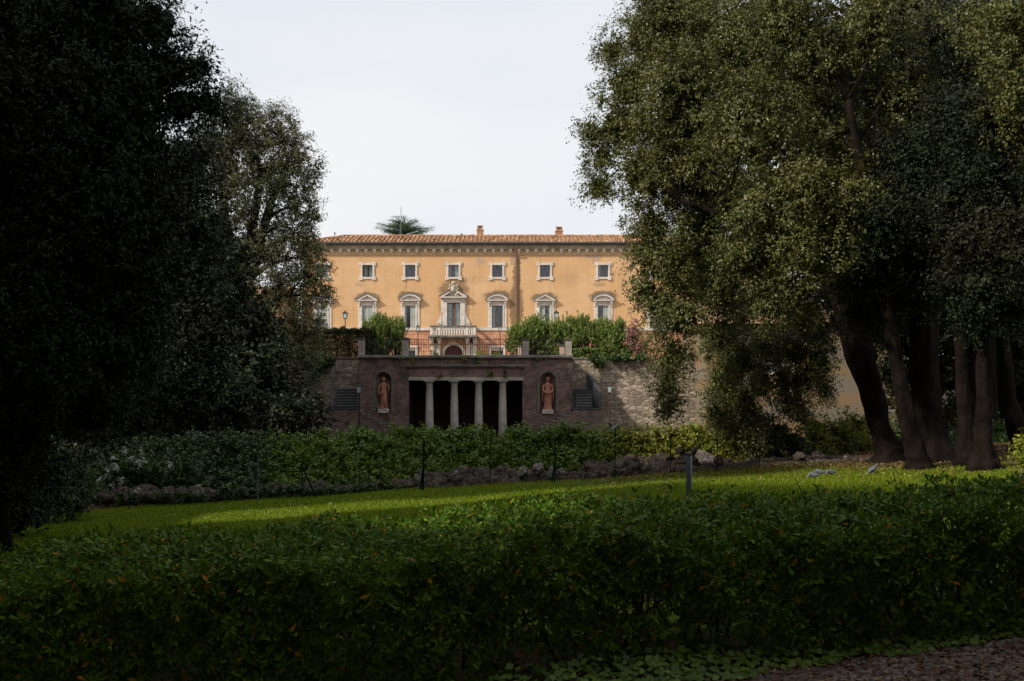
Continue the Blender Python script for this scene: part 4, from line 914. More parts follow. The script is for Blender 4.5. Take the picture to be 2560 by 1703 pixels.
def fit_trunk(t, Y):
    x, y, z, r = t[0]; return [(x, y, min(z, gz(x, y)) - .12, r * 1.55), (x, y, gz(x, y) + .16, r * 1.12)] + [q for q in t if q[2] > gz(x, y) + .3]
SV = np.array(SUN)
def sun_gap(p):
    # leaves left out along the sun's path so light reaches lawn and hedge top
    g = p - SV * ((p[:, 2:3] - .05) / SV[2]); x, y = g[:, 0], g[:, 1]
    lawn = (y > 18.9 + .12 * x) & (y < 21.1 + .12 * x) & (x > -6.5) & (x < 9)
    h = p - SV * ((p[:, 2:3] - .85) / SV[2]); hd = ((h[:, 0] + .1) / 1.15) ** 2 + ((h[:, 1] - 7.2) / .75) ** 2 < 1
    right = (g[:, 0] > 5.2) & (g[:, 1] > 10.5) & (g[:, 1] < 14)
    return lawn | hd | right
# right-hand grove
G = 'holm oaks of the right-hand grove'
t = fit_trunk(tp(23.0, (2226, 1150, 40), (2212, 1110, 29), (2199, 1060, 26), (2184, 990, 27), (2165, 930, 31), (2152, 870, 33), (2120, 740, 28), (2080, 560, 22), (2020, 380, 16), (1950, 220, 10)), 23)
ex = [tp(23.0, (2172, 1010, 14), (2150, 950, 13), (2125, 890, 13), (2105, 800, 14), (2060, 650, 11)), tp(23.3, (2120, 740, 16), (2000, 640, 14), (1850, 560, 11), (1700, 500, 7))]
tree('holm_oak', 'largest leaning holm oak with a crown hanging over the stone wall', gb(2226, 23), t, blobs_px([(b[0], b[1], b[2] + (2.4 if b[0] > 1730 and b[1] > 680 else -1.2 if b[0] < 1720 and b[1] > 300 else 0), *b[3:]) for b in [
    (1630, 90, 26, 105), (1570, 215, 26.5, 80), (1550, 320, 27, 78), (1505, 395, 27, 38), (1500, 470, 27, 42), (1480, 330, 27.5, 30), (1530, 130, 27, 40), (1700, 20, 25, 120),
    (1700, 230, 24, 130), (1840, 110, 23, 140), (1620, 430, 25, 100), (1740, 420, 23.5, 110), (1880, 320, 22, 130), (1628, 570, 25, 66), (1668, 660, 25, 78), (1740, 590, 24, 90), (1650, 760, 25, 52), (1700, 790, 24.5, 75), (1680, 890, 25, 46, 1.25),
    (1672, 960, 25, 30, 1.5), (1675, 1010, 25, 14, 1.6), (1800, 700, 23.5, 90), (1910, 520, 21, 100), (1880, 640, 21.5, 90), (1940, 740, 22, 80), (1800, 840, 24, 72), (1795, 950, 24, 36, 1.4), (1850, 900, 24, 60, 1.2), (1790, 1040, 24, 24, 1.8), (1860, 1010, 24, 42, 1.5), (1880, 1100, 24, 26, 1.5), (1830, 1100, 24, 18, 1.8),
    (1930, 870, 24, 62), (1990, 880, 23.5, 50), (1960, 950, 23.5, 36, 1.5), (1820, 980, 24.2, 40, 1.4), (1900, 960, 24, 44, 1.3), (1870, 1060, 24, 34, 1.4), (1820, 1050, 24, 26, 1.7), (1612, 640, 25.5, 45), (1615, 720, 25.5, 36), (1740, 700, 24.5, 80), (2000, 780, 23.5, 60), (2040, 830, 24, 60, 1.2), (2060, 910, 23, 22, 1.8), (2025, 930, 23.2, 22, 1.8), (2062, 975, 23, 9, 2.4), (1995, 960, 23.5, 26, 1.8), (2005, 1030, 23.5, 12, 2.6), (1975, 1010, 23.5, 14, 2), (1700, 330, 27, 120), (1800, 500, 27, 130), (1750, 120, 28, 130), (1850, 760, 27, 90)]], 1.0),
    None, M_OAK, .066, 15, .15, 54, G, 11, extra=ex, lmin=4.2, lump=.34)
t = fit_trunk(tp(20.4, (2294, 1170, 27), (2287, 1130, 24), (2275, 1080, 22), (2259, 1000, 20), (2247, 930, 17), (2236, 880, 16), (2215, 760, 15), (2190, 600, 13), (2150, 400, 10), (2120, 250, 7)), 20.4)
tree('holm_oak', 'slender holm oak leaning left, second trunk of the grove, with the nearest sunlit clumps', gb(2294, 20.4), t, blobs_px([
    (2030, 140, 21.5, 120), (2180, 60, 21, 120), (2080, 330, 21, 110), (2020, 470, 20, 90), (2130, 500, 20, 80), (2090, 600, 20, 90), (2010, 640, 20.5, 70), (2220, 230, 21.5, 100), (1990, 740, 21, 60), (2140, 690, 21, 80), (1960, 40, 22, 110)], 1.0),
    None, M_OAK, .062, 15, .14, 52, G, 12, lump=.34, lmin=4.0)
t = fit_trunk(tp(21.9, (2332, 1155, 46), (2322, 1120, 35), (2316, 1060, 33), (2312, 1000, 32), (2308, 900, 30), (2303, 780, 29), (2300, 600, 25), (2290, 400, 19), (2280, 200, 12)), 21.9)
tree('holm_oak', 'thickest upright black trunk with flared foot in the middle of the grove', gb(2332, 21.9), t, blobs_px([
    (2300, 80, 24, 130), (2330, 260, 24, 120), (2230, 400, 24, 120), (2350, 430, 25, 120), (2280, 600, 25, 110), (2180, 640, 25.5, 100), (2380, 600, 25, 90), (2330, 560, 20.3, 80), (2290, 660, 20.5, 75), (2340, 730, 20.5, 55), (2230, 760, 21, 50), (2290, 420, 20.3, 90), (2360, 330, 20.3, 80), (2200, 560, 19.6, 60), (2180, 690, 20.5, 60), (2150, 780, 21.5, 42), (2390, 450, 20, 70), (2240, 740, 26, 70), (2100, 740, 26.5, 70), (2180, 830, 28, 40)]),
    None, M_OAKD, .072, 13, .17, 44, G, 13, lmin=4.0)
t = fit_trunk(tp(20.3, (2417, 1163, 25), (2413, 1120, 20), (2410, 1050, 17), (2404, 950, 15), (2402, 860, 14), (2400, 760, 13), (2405, 600, 11), (2420, 400, 8)), 20.3)
tree('holm_oak', 'thin straight trunk left of the grey-barked oak in the grove', gb(2417, 20.3), t, blobs_px([(2420, 300, 19, 90), (2400, 480, 19, 80), (2420, 600, 18.6, 70), (2400, 700, 18.8, 60), (2460, 700, 18.2, 60), (2470, 560, 18.2, 75), (2520, 640, 18, 75), (2540, 760, 18.5, 60), (2480, 420, 18.2, 70), (2430, 790, 19, 42), (2560, 560, 18, 70), (2480, 300, 18.4, 70), (2450, 180, 21, 90), (2380, 100, 22, 90)]), None, M_OAKD, .066, 13, .16, 44, G, 14, lmin=4.0)
t = fit_trunk(tp(19.1, (2457, 1173, 33), (2459, 1130, 25), (2460, 1080, 20), (2458, 950, 17), (2457, 860, 15), (2456, 740, 14), (2462, 560, 12), (2480, 360, 9), (2500, 200, 6)), 19.1)
tree('holm_oak', 'grey-barked oak nearest the clipped hedge at the right edge', gb(2457, 19.1), t, blobs_px([(2530, 60, 17.5, 90), (2550, 170, 17.5, 75), (2520, 270, 18, 60), (2560, 340, 18, 70), (2470, 60, 19, 80), (2590, 480, 18.5, 90), (2600, 180, 17, 100)]), None, M_OAK, .058, 15, .13, 50, G, 15, lmin=4.0)
t = fit_trunk(tp(24.0, (2552, 1130, 24), (2543, 1095, 18), (2525, 1000, 17), (2512, 893, 14), (2500, 760, 12), (2510, 560, 10), (2530, 400, 8)), 24)
tree('holm_oak', 'reddish sunlit trunk rising behind the clipped hedge at the right edge', gb(2552, 24), t, blobs_px([(2540, 560, 24.5, 120), (2450, 600, 25, 100), (2520, 420, 25, 120), (2560, 740, 25, 90), (2430, 760, 26, 70), (2460, 330, 25, 120)]), None, M_OAKD, .10, 7, .18, 30, G, 16, lmin=4.0)
# darker trees standing behind the grove
for i, (Yb, bl) in enumerate(((33, [(1900, 100, 33, 150), (1880, 330, 33, 130), (2060, 250, 33, 150), (2000, 480, 33, 130), (2150, 100, 33, 140), (2160, 420, 34, 140), (2060, 640, 34, 110), (1920, 640, 33, 90), (2150, 640, 34, 110)]),
                      (35, [(2320, 120, 35, 160), (2480, 160, 35, 160), (2360, 360, 35, 150), (2520, 400, 35, 150), (2280, 560, 35, 130), (2420, 600, 35, 130), (2540, 650, 35, 120), (2230, 720, 36, 90), (2350, 760, 36, 90), (2470, 800, 36, 90), (2560, 860, 36, 90)]))):
    px = (2318, 2462)[i]; g0 = gb(px, Yb); tr = [(g0[0], Yb, g0[2] - .1, .45), (g0[0], Yb, 3, .36), (g0[0] + .2, Yb, 7, .25), (g0[0], Yb, 11, .1)]
    tree('background_oak', ('dark oak massed behind the upper left of the grove', 'dark oak massed behind the right of the grove')[i], g0, tr, blobs_px(bl), None, M_OAKD, .17, 3.2, .26, 26, 'dark trees behind the grove', 21 + i, asp=.6, lmin=3.0)
tree('background_oak', 'black oak mass closing the view behind the trunks', gb(2640, 40), [(X(2640, 40), 40, -.5, .4), (X(2640, 40), 40, 5, .25), (X(2640, 40), 40, 9, .1)], blobs_px([(x_, y_, 39 + (x_ % 7) * .3, 75) for x_ in (2230, 2330, 2430, 2530, 2640) for y_ in (640, 740, 830)] + [(2440, 930, 40, 60), (2500, 920, 40, 60), (2590, 940, 40, 75), (2600, 1040, 40, 60), (2490, 1010, 41, 50), (2270, 920, 42, 30)]),
     None, M_OAKD, .20, 4, .26, 26, 'dark trees behind the grove', 25, asp=.6)
tree('background_oak', 'lower lit oak glimpsed between the trunks of the grove', gb(2330, 44), [(*gb(2330, 44)[:2], -.4, .3), (X(2330, 44), 44, 2.5, .22), (X(2330, 44), 44, 5, .1)], blobs_px([(2225, 930, 42, 52), (2250, 1000, 42, 46), (2380, 840, 43, 60), (2370, 940, 42, 56), (2385, 1040, 42, 50), (2470, 960, 46, 70), (2540, 960, 46, 70), (2290, 860, 46, 60), (2270, 780, 46, 60), (2430, 1060, 44, 50), (2520, 1060, 44, 50), (2230, 1080, 44, 36)]),
     None, M_OAKM, .15, 5, .20, 26, 'dark trees behind the grove', 24)
# left: near dark tree, mid dark tree, taller grey-green oak
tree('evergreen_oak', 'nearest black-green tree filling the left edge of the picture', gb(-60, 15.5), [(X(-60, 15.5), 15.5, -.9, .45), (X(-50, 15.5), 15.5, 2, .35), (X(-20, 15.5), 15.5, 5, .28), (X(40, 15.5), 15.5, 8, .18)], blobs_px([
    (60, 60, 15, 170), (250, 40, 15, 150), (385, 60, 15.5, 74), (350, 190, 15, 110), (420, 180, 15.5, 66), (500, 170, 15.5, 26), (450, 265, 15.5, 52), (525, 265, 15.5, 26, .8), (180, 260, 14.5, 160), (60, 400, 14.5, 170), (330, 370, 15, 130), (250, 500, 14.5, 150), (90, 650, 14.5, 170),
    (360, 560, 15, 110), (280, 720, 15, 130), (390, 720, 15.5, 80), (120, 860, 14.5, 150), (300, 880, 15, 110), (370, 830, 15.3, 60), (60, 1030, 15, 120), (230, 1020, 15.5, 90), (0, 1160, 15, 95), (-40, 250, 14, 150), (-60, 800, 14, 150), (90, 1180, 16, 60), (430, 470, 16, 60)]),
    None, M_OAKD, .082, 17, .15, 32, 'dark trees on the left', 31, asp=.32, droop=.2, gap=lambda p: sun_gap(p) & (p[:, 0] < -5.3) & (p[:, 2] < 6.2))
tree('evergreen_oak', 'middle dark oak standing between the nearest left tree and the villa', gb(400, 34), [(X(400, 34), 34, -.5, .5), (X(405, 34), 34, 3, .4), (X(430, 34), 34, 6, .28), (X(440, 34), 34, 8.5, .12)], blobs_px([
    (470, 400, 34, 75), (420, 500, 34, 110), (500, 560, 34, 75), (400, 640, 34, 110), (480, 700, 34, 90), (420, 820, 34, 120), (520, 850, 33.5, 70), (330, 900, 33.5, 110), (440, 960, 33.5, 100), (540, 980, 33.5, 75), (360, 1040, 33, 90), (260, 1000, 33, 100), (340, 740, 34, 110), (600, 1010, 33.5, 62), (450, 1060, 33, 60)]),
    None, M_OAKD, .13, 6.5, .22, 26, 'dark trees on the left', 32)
Yo = 50
tree('evergreen_oak', 'tall grey-green oak with open sunlit top left of the villa', gb(600, Yo), [(X(610, Yo), Yo, -.5, .55), (X(612, Yo), Yo, 3.5, .45), (X(605, Yo), Yo, 6.5, .36), (X(625, Yo), Yo, 9.5, .25), (X(650, Yo), Yo, 13, .12)], blobs_px([
    (565, 265, Yo, 50), (605, 275, Yo, 46), (545, 330, Yo, 62), (630, 330, Yo, 62), (692, 310, Yo, 46), (735, 360, Yo, 42), (770, 410, Yo, 34), (690, 390, Yo, 66), (600, 410, Yo, 72), (520, 410, Yo, 66), (740, 460, Yo, 56), (765, 520, Yo, 34), (665, 490, Yo, 68), (580, 510, Yo, 68), (735, 560, Yo, 46), (770, 590, Yo, 26), (650, 590, Yo, 58), (560, 640, Yo, 60),
    (720, 640, Yo, 58), (780, 640, Yo, 36), (795, 690, Yo, 34), (800, 740, Yo, 28), (740, 720, Yo, 56), (650, 700, Yo, 72), (560, 760, Yo, 80), (700, 800, Yo, 70), (765, 810, Yo, 42), (620, 850, Yo, 80), (720, 890, Yo, 62), (770, 890, Yo, 26), (650, 950, Yo, 80), (740, 970, Yo, 48), (560, 930, Yo, 80), (700, 1030, Yo, 62), (600, 1040, Yo, 70), (770, 1010, Yo, 30)]),
    None, M_OAKM, .105, 8.0, .20, 40, 'dark trees on the left', 33, inner=False, extra=[tp(Yo, (605, 780, 16), (580, 640, 13), (560, 520, 10), (545, 400, 6)), tp(Yo, (612, 740, 14), (650, 600, 12), (680, 500, 9), (720, 400, 5))], lo=.35, lump=.25)
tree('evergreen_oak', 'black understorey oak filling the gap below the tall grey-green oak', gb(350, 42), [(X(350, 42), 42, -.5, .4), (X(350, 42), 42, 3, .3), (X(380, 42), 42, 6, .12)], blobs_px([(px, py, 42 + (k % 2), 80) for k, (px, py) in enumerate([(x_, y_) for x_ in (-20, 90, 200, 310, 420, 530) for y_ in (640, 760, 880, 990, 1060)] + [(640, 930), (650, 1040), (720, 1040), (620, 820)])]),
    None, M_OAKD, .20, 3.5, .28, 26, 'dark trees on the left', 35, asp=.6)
# cedar behind the villa
def cedar():
    Yc = 128.; cx = X(1012, Yc); zt = Z(551, Yc); root = empty('cedar', (cx, Yc, 4.9)); tag(root, 'flat-topped cedar showing above the villa roof behind the antenna', 'tree')
    m = MB(); m.tube([(0, 0, -.1), (0, 0, zt - 6)], [.5, .12], 8); m.build('trunk', M_BARK, root)
    rng = np.random.default_rng(5); rr_ = random.Random(9); Ps = []; m = MB()
    for k in range(52):
        a = rr_.uniform(0, 6.28); lv = rr_.random(); L = (1.2 + 2.9 * lv) * rr_.uniform(.6, 1.15); z0 = zt - 4.6 - lv * 1.5 + rr_.uniform(-.5, .9); up = rr_.uniform(-.1, .42)
        p0 = np.array([0, 0, z0 - .6]); p1 = np.array([math.cos(a) * L, math.sin(a) * L * .8, z0 + up * L * .7 - .1]); m.tube([tuple(p0), tuple((p0 + p1) / 2 + [0, 0, .2]), tuple(p1)], [.09, .06, .02], 5)
        for q in range(150): f = rr_.random() ** .6; c = p0 * (1 - f) + p1 * f; Ps.append(c + np.array([rr_.gauss(0, .30), rr_.gauss(0, .30), rr_.gauss(.03, .13)]))
    m.build('boughs', M_BARK, root); Ps = np.array(Ps); n = len(Ps)
    quad_leaves('needles', Ps, np.array([0, 0, 1.]) + rng.normal(size=(n, 3)) * .4, rng.normal(size=(n, 3)) * [1, 1, .4], .30 + .15 * rng.random(n), np.full(n, .05), M_CEDAR, root, rng)
    root.location.z = 4.9; 
    # lift the crown so its top reaches above the ridge
    for ch in root.children:
        if ch.name.startswith(('boughs', 'needles')): ch.location.z = -.75
cedar()

# unseen oaks added out of frame to shade lawn, hedge and portico
for i, (b_, bl, lab) in enumerate((
    ((-11, 4), [(-9.5, 3, 5.6, 2.6), (-8.4, 6.6, 4.8, 2.2), (-10.5, 0, 5, 2.8), (-8, -1.5, 6, 2.4), (-11.5, 8.5, 5, 2.6), (-12, 4, 3, 2.6), (-8, 3, 8, 2.4), (-8.5, 1, 10.5, 2.6), (-6, 1.5, 7.5, 2.2), (-5, -.5, 9.5, 2.4), (-9.5, 6.5, 8.5, 2.6), (-9.5, 5, 11.5, 2.6), (-9.8, 9.5, 7.5, 2.6), (-10, 11.5, 5, 2.6), (-10, 9, 10.5, 2.4), (-8.5, -2, 12, 2.6), (-10, 13, 4, 2.0)], 'unseen oak left of the hedge, added for its shade'),
    ((-15.5, 18), [(-15.5, 18.5, 4, 3.0), (-15.5, 18.5, 6.3, 2.2), (-16, 22, 5, 3.0), (-15, 15, 4.5, 2.6), (-17, 26, 6, 3.2), (-15, 12.5, 5, 2.8), (-13.5, 16, 3, 2), (-14, 10, 4, 2.6), (-15, 21, 6, 2.8), (-15, 14.6, 12.5, 2.5), (-15, 17, 9, 2.5), (-15, 12.2, 15.5, 2.5), (-15, 16.8, 12.2, 1.8), (-16, 22, 8, 2.2), (-15, 19.7, 11.3, 2.2), (-15, 18.2, 13.8, 1.9)], 'unseen oak behind the nearest left tree, added for its shade'),
    ((-2, -6), [(-4, -4.5, 7, 3.2), (-1, -2.5, 7.8, 2.6), (2, -4.5, 7, 3.2), (-5.5, -8, 4, 3.6), (1, -8.5, 4, 3.6), (-4, -7, 11, 3.6), (2, -6, 11.5, 3.6), (-9, -5, 9, 3.4)], 'unseen oak over the path behind the camera, added for its shade'),
    ((9, -3), [(6, -3, 6, 3.2), (9, 0, 5, 3), (10, 4.5, 5, 3), (4.6, 1.2, 8, 2.3), (7, -8, 4, 3.6), (11, 9, 6, 3), (7, 4.6, 8, 2.2), (8, -6, 11.5, 3.8), (11, 0, 10.5, 3.6), (13, 6, 9, 3.4)], 'unseen oak right of the path, added for its shade'),
    ((-24, 44), [(-24, 46, 5, 4), (-23, 44, 10, 3.6), (-25, 52, 6, 4), (-22, 50, 12, 3.4), (-20, 56, 6, 3.4), (-20, 54, 11, 3), (-21, 51.5, 14, 3), (-21, 50, 17.5, 3), (-21, 48.5, 21, 3), (-22, 53, 16, 3)], 'tall hidden oak behind the dark left trees, added to shade the portico'))):
    g0 = (b_[0], b_[1], gz(*b_)); tree('shade_oak', lab, g0, [(b_[0], b_[1], g0[2] - .1, .4), (b_[0], b_[1], 3, .33), (b_[0] + .2, b_[1], 6, .2)], [(x, y, z, r, r, r) for x, y, z, r in bl], None, M_OAKD, .26, (6.5, 8.0, 4.2, 6.0, 8.0)[i], .34, 20, 'unseen oaks added for shade', 200 + i, limbs=False, asp=.6, gap=sun_gap if i < 4 else None)

# shrubs and hedges made of leaves
def shrub(name, label, blobs, mat, size, dens, cat='shrub', group=None, seed=1, stems=12, cl_r=.09, cl_n=22, asp=.5, droop=.3, up=.5, lo=.5, inner=True, flowers=None):
    rng = np.random.default_rng(seed); rr_ = random.Random(seed); c = np.mean([b[:3] for b in blobs], 0); zb = min(b[2] - b[5] for b in blobs); base = (c[0], c[1], max(zb, gz(c[0], c[1])) if c[1] < 58 else 4.88)
    root = empty(name, base); tag(root, label, cat, group); off = np.array(base)
    m = MB()
    for k in range(stems):
        b_ = rr_.choice(blobs); x = b_[0] + rr_.uniform(-.5, .5) * b_[3] - base[0]; y = b_[1] + rr_.uniform(-.3, .3) * b_[4] - base[1]; zt = b_[2] + b_[5] * .5 - base[2]
        z0 = (gz(x + base[0], y + base[1]) - base[2] - .05) if base[1] < 58 else -.02
        m.tube([(x * .8, y * .8, z0), (x * .9 + rr_.uniform(-.1, .1), y, zt * .5), (x, y, zt)], [.03, .02, .008], 5)
    if stems: m.build('stems', M_TWIG, root)
    a = blob_leaves(blobs, size, dens, rng, cl_r, cl_n, droop=droop, asp=asp, lo=lo, up=up, inner=inner); a[0] = a[0] - off
    quad_leaves('foliage', *a, mat, root, rng)
    if flowers:
        fm, fb, fs, fd = flowers; a = blob_leaves(fb, fs, fd, rng, fs * 1.1, 9, asp=.9, inner=False); a[0] = a[0] - off; quad_leaves('blossoms', *a, fm, root, rng)
    return root
# long ivy hedge behind the rockery: separate overgrown bushes side by side
rr = random.Random(8); tops = [(250, 1102), (420, 1092), (520, 1083), (650, 1082), (800, 1079), (950, 1070), (1080, 1066), (1180, 1070), (1300, 1068), (1450, 1066), (1600, 1064), (1720, 1062), (1800, 1064)]
def top_at(px):
    for (a, b), (c, d) in zip(tops, tops[1:]):
        if a <= px <= c: return b + (d - b) * (px - a) / (c - a)
    return tops[-1][1]
segs = [(262, 470, M_SHRUB, 'dark green overgrown bush at the left end of the ivy bank'), (470, 690, M_SHRUB, 'dark overgrown bush above the wire fence, second from the left'), (690, 900, M_IVY, 'brighter climbing bush below the left stairs'), (900, 1110, M_IVY, 'ivy bank below the first two columns'),
        (1110, 1330, M_IVY, 'ivy bank below the last two columns'), (1330, 1530, M_IVY, 'ivy bank below the right statue, with rounded ivy mounds'), (1530, 1740, M_IVYY, 'lit ivy bank below the pale stone wall'), (1740, 1900, M_IVYY, 'sunlit yellow-green bush at the right end of the ivy bank')]
for i, (a, b, mt, lab) in enumerate(segs):
    bl = []
    x = a
    while x < b:
        for row in range(4):
            Yb = 27.3 - row * .55; r = (44, 42, 38, 34)[row] * rr.uniform(.75, 1.2); tp_ = top_at(min(max(x, 250), 1800)); py = tp_ + r * .85 + (0, 38, 76, 108)[row] + rr.uniform(-3, 12)
            if row == 3 and x > 1250: continue
            bl.append((x + rr.uniform(-12, 12), py, Yb, r, .9))
        x += 38
    shrub('ivy_bush', lab, blobs_px(bl), mt, .075, 26, 'bush', 'overgrown ivy bushes behind the rockery', 40 + i, 10, .085, 16, .75, .5, .5, .6)
# right, beyond the hanging branches
for i, (bl, lab) in enumerate((([(1935, 1090, 27, 44), (1930, 1140, 26.5, 40), (1985, 1110, 27, 40), (1900, 1060, 27.5, 34), (1960, 1160, 26.2, 30)], 'brownish green bush between the hanging branches and the rocks'),
                      ([(2040, 1080, 28, 42), (2060, 1130, 27.5, 42), (2010, 1140, 27.5, 30), (2090, 1090, 28, 38), (2100, 1140, 27.5, 30)], 'yellow-green bush in front of the tan wall'),
                      ([(2130, 1075, 28, 44), (2160, 1120, 27.5, 42), (2120, 1140, 27.5, 34), (2185, 1080, 28.5, 34)], 'bright yellow-green bush beside the leaning trunk'))):
    shrub('bush', lab, blobs_px(bl), (M_HEDGB, M_IVYY, M_IVYY)[i], .075, 24, 'bush', 'bushes before the tan wall', 60 + i, 10, .09, 16, .7)
bl = [(2420 + k * 30, 1090 + (k % 3) * 18, 30 + (k % 2), 36) for k in range(6)] + [(2360, 1110, 30, 30), (2240, 1100, 34, 22), (2390, 1125, 29, 20)]
shrub('bush', 'low shrubs in the gap behind the straight trunks', blobs_px(bl), M_SHRUB, .08, 18, 'bush', 'bushes before the tan wall', 66, 8, .1, 16)
# left rounded bush and its dark neighbours
shrub('rounded_bush', 'rounded green bush at the foot of the nearest left tree', blobs_px([(175, 1165, 21, 58), (150, 1215, 20.8, 60), (192, 1220, 21, 42), (110, 1190, 20.8, 55), (60, 1230, 20.5, 60), (150, 1262, 20.6, 42), (90, 1270, 20.4, 42), (185, 1262, 20.9, 30)]), M_SHRUB, .065, 45, 'bush', None, 70, 0, .07, 18, .5)
shrub('dark_bush', 'black-green bush at the bottom left under the nearest tree', blobs_px([(-20, 1230, 18, 70), (40, 1250, 18, 60), (90, 1262, 18.4, 45), (-10, 1290, 17.6, 50), (50, 1295, 17.8, 30)]), M_OAKD, .08, 30, 'bush', None, 73, 0, .09, 18, .5)
# white flowering plant, pink shrub
shrub('white_flowering_plant', 'plant with drooping white flower spikes by the left fence posts', blobs_px([(300, 1180, 25.4, 36), (345, 1170, 25.6, 36), (400, 1190, 25.5, 40), (460, 1185, 25.6, 40), (280, 1205, 25.1, 26)]), M_SHRUB, .07, 26, 'plant', None, 71, 0, .08, 14, .4,
      flowers=(M_WHITE, blobs_px([(284, 1152, 25.0, 5, 2.2), (272, 1178, 25.0, 5, 2.6), (290, 1168, 25.0, 4, 2.4), (268, 1200, 25.0, 5, 2.2), (280, 1208, 25.0, 5, 1.6), (322, 1150, 25.1, 4, 1.8), (345, 1160, 25.1, 4, 1.2), (360, 1150, 25.1, 4, 1.2), (250, 1198, 25.0, 3, 1.8), (352, 1130, 25.1, 3, 1.6), (302, 1200, 25.0, 4, 1.4), (425, 1160, 25.1, 3, 1), (312, 1126, 25.0, 3, 1.5)]), .028, 70))
shrub('pink_flowering_shrub', 'pink flowering shrub at the right end of the oleanders', blobs_px([(1588, 850, 64, 24, 1.6), (1600, 880, 64, 20), (1615, 860, 64.5, 22, 1.3)]), M_OLE, .12, 12, 'shrub', None, 72, 8, .13, 12, .4, inner=False,
      flowers=(M_PINK, blobs_px([(1583, 845, 63.3, 16, 2.0), (1590, 815, 63.3, 9, 1.6), (1596, 875, 63.3, 10, 1.4)]), .10, 24))
# terrace: clipped hedge and oleanders
def box_hedge(name, label, x0, x1, y0, y1, z0, z1, mat, size, n, seed, cat='hedge', group=None, stems=60):
    rng = np.random.default_rng(seed); base = ((x0 + x1) / 2, (y0 + y1) / 2, z0); root = empty(name, base); tag(root, label, cat, group)
    A = [(x1 - x0) * (z1 - z0), (x1 - x0) * (z1 - z0) * .4, (y1 - y0) * (z1 - z0), (y1 - y0) * (z1 - z0), (x1 - x0) * (y1 - y0) * 1.3]; pr = np.array(A) / sum(A); f = rng.choice(5, n, p=pr)
    u = rng.random(n); v = rng.random(n); d = np.abs(rng.normal(size=n)) * .13; p = np.zeros((n, 3)); nn = np.zeros((n, 3))
    bm = .06 * np.sin(u * 23 + v * 9) + .05 * np.sin(u * 57 + 2) + .05 * np.sin(v * 31)
    for k in range(5):
        m_ = f == k; uu, vv, dd = u[m_], v[m_], d[m_] + bm[m_]
        if k in (0, 1): p[m_] = np.stack([x0 + (x1 - x0) * uu, (y0 + dd) if k == 0 else (y1 - dd), z0 + (z1 - z0) * vv ** .85], 1); nn[m_] = (0, -1 if k == 0 else 1, .3)
        elif k in (2, 3): p[m_] = np.stack([(x0 + dd) if k == 2 else (x1 - dd), y0 + (y1 - y0) * uu, z0 + (z1 - z0) * vv ** .85], 1); nn[m_] = (-1 if k == 2 else 1, 0, .3)
        else: p[m_] = np.stack([x0 + (x1 - x0) * uu, y0 + (y1 - y0) * vv, z1 - dd + .05], 1); nn[m_] = (0, 0, 1)
    l = size * (.7 + .6 * rng.random(n)); quad_leaves('foliage', p - np.array(base), nn + rng.normal(size=(n, 3)) * .55, nn + rng.normal(size=(n, 3)) * .9, l, l * .5, mat, root, rng)
    m = MB(); rr_ = random.Random(seed)
    for k in range(stems): x = rr_.uniform(x0, x1) - base[0]; y = rr_.uniform(y0 + .2, y1 - .2) - base[1]; m.tube([(x, y, -.1), (x + rr_.uniform(-.1, .1), y, (z1 - z0) * .5), (x + rr_.uniform(-.25, .25), y + rr_.uniform(-.1, .1), (z1 - z0) * .92)], [.03, .02, .01], 5)
    m.build('stems', M_TWIG, root); return root
box_hedge('clipped_hedge', 'clipped brownish hedge on the terrace left of the oleander', X(700, 63.5), X(928, 63.5), 62.6, 64.6, 4.9, Z(826, 63.5), M_HEDGB, .12, 26000, 80)
def oleander(label, blobs, seed):
    rng = np.random.default_rng(seed); rr_ = random.Random(seed); c = np.mean([b[:3] for b in blobs], 0); base = (c[0], c[1], 4.9); root = empty('oleander', base); tag(root, label, 'shrub', 'oleanders on the terrace')
    m = MB(); Ps, Ns, Ts, Ls = [], [], [], []
    for b_ in blobs:
        ns = int(95 * b_[3] ** 1.3) + 25
        for k in range(ns):
            d = Vector((rr_.gauss(0, 1), rr_.gauss(0, 1), rr_.gauss(.25, .9))).normalized(); r = rr_.uniform(.5, 1.02)
            tip = Vector(b_[:3]) + Vector((d.x * b_[3], d.y * b_[4], d.z * b_[5])) * r; foot = Vector((b_[0] + d.x * b_[3] * .25, b_[1] + d.y * .2, 4.85)); mid = foot.lerp(tip, .6) + Vector((0, 0, .15))
            if k % 4 == 0: m.tube([foot - Vector(base), mid - Vector(base), tip - Vector(base)], [.025, .016, .006], 4)
            dr = (tip - mid).normalized(); nl = 30
            for q in range(nl):
                f = rr_.random(); pp = mid.lerp(tip, .35 + .65 * f); o_ = Vector((rr_.gauss(0, 1), rr_.gauss(0, 1), rr_.gauss(0, .6))).normalized(); t_ = (dr * .9 + o_ * .8 + Vector((0, 0, .35))).normalized()
                Ps.append(tuple(pp + t_ * .09)); Ts.append(tuple(t_)); Ns.append((rr_.gauss(0, 1), rr_.gauss(0, 1), rr_.gauss(.5, .6))); Ls.append(rr_.uniform(.15, .24))
    m.build('stems', M_TWIG, root); L = np.array(Ls); quad_leaves('foliage', np.array(Ps) - np.array(base), np.array(Ns), np.array(Ts), L, L * .22, M_OLE, root, rng)
oleander('round oleander behind the left piers', blobs_px([(955, 838, 64, 44), (990, 820, 64.2, 34), (930, 820, 64, 30), (1000, 860, 64, 28), (950, 800, 64.4, 24), (960, 872, 63.6, 32)]), 91)
oleander('big round oleander before the downpipe', blobs_px([(1325, 845, 64.2, 50), (1300, 835, 64, 36), (1370, 835, 64.4, 42), (1340, 815, 64.6, 36), (1290, 865, 64, 30), (1370, 870, 64, 34)]), 92)
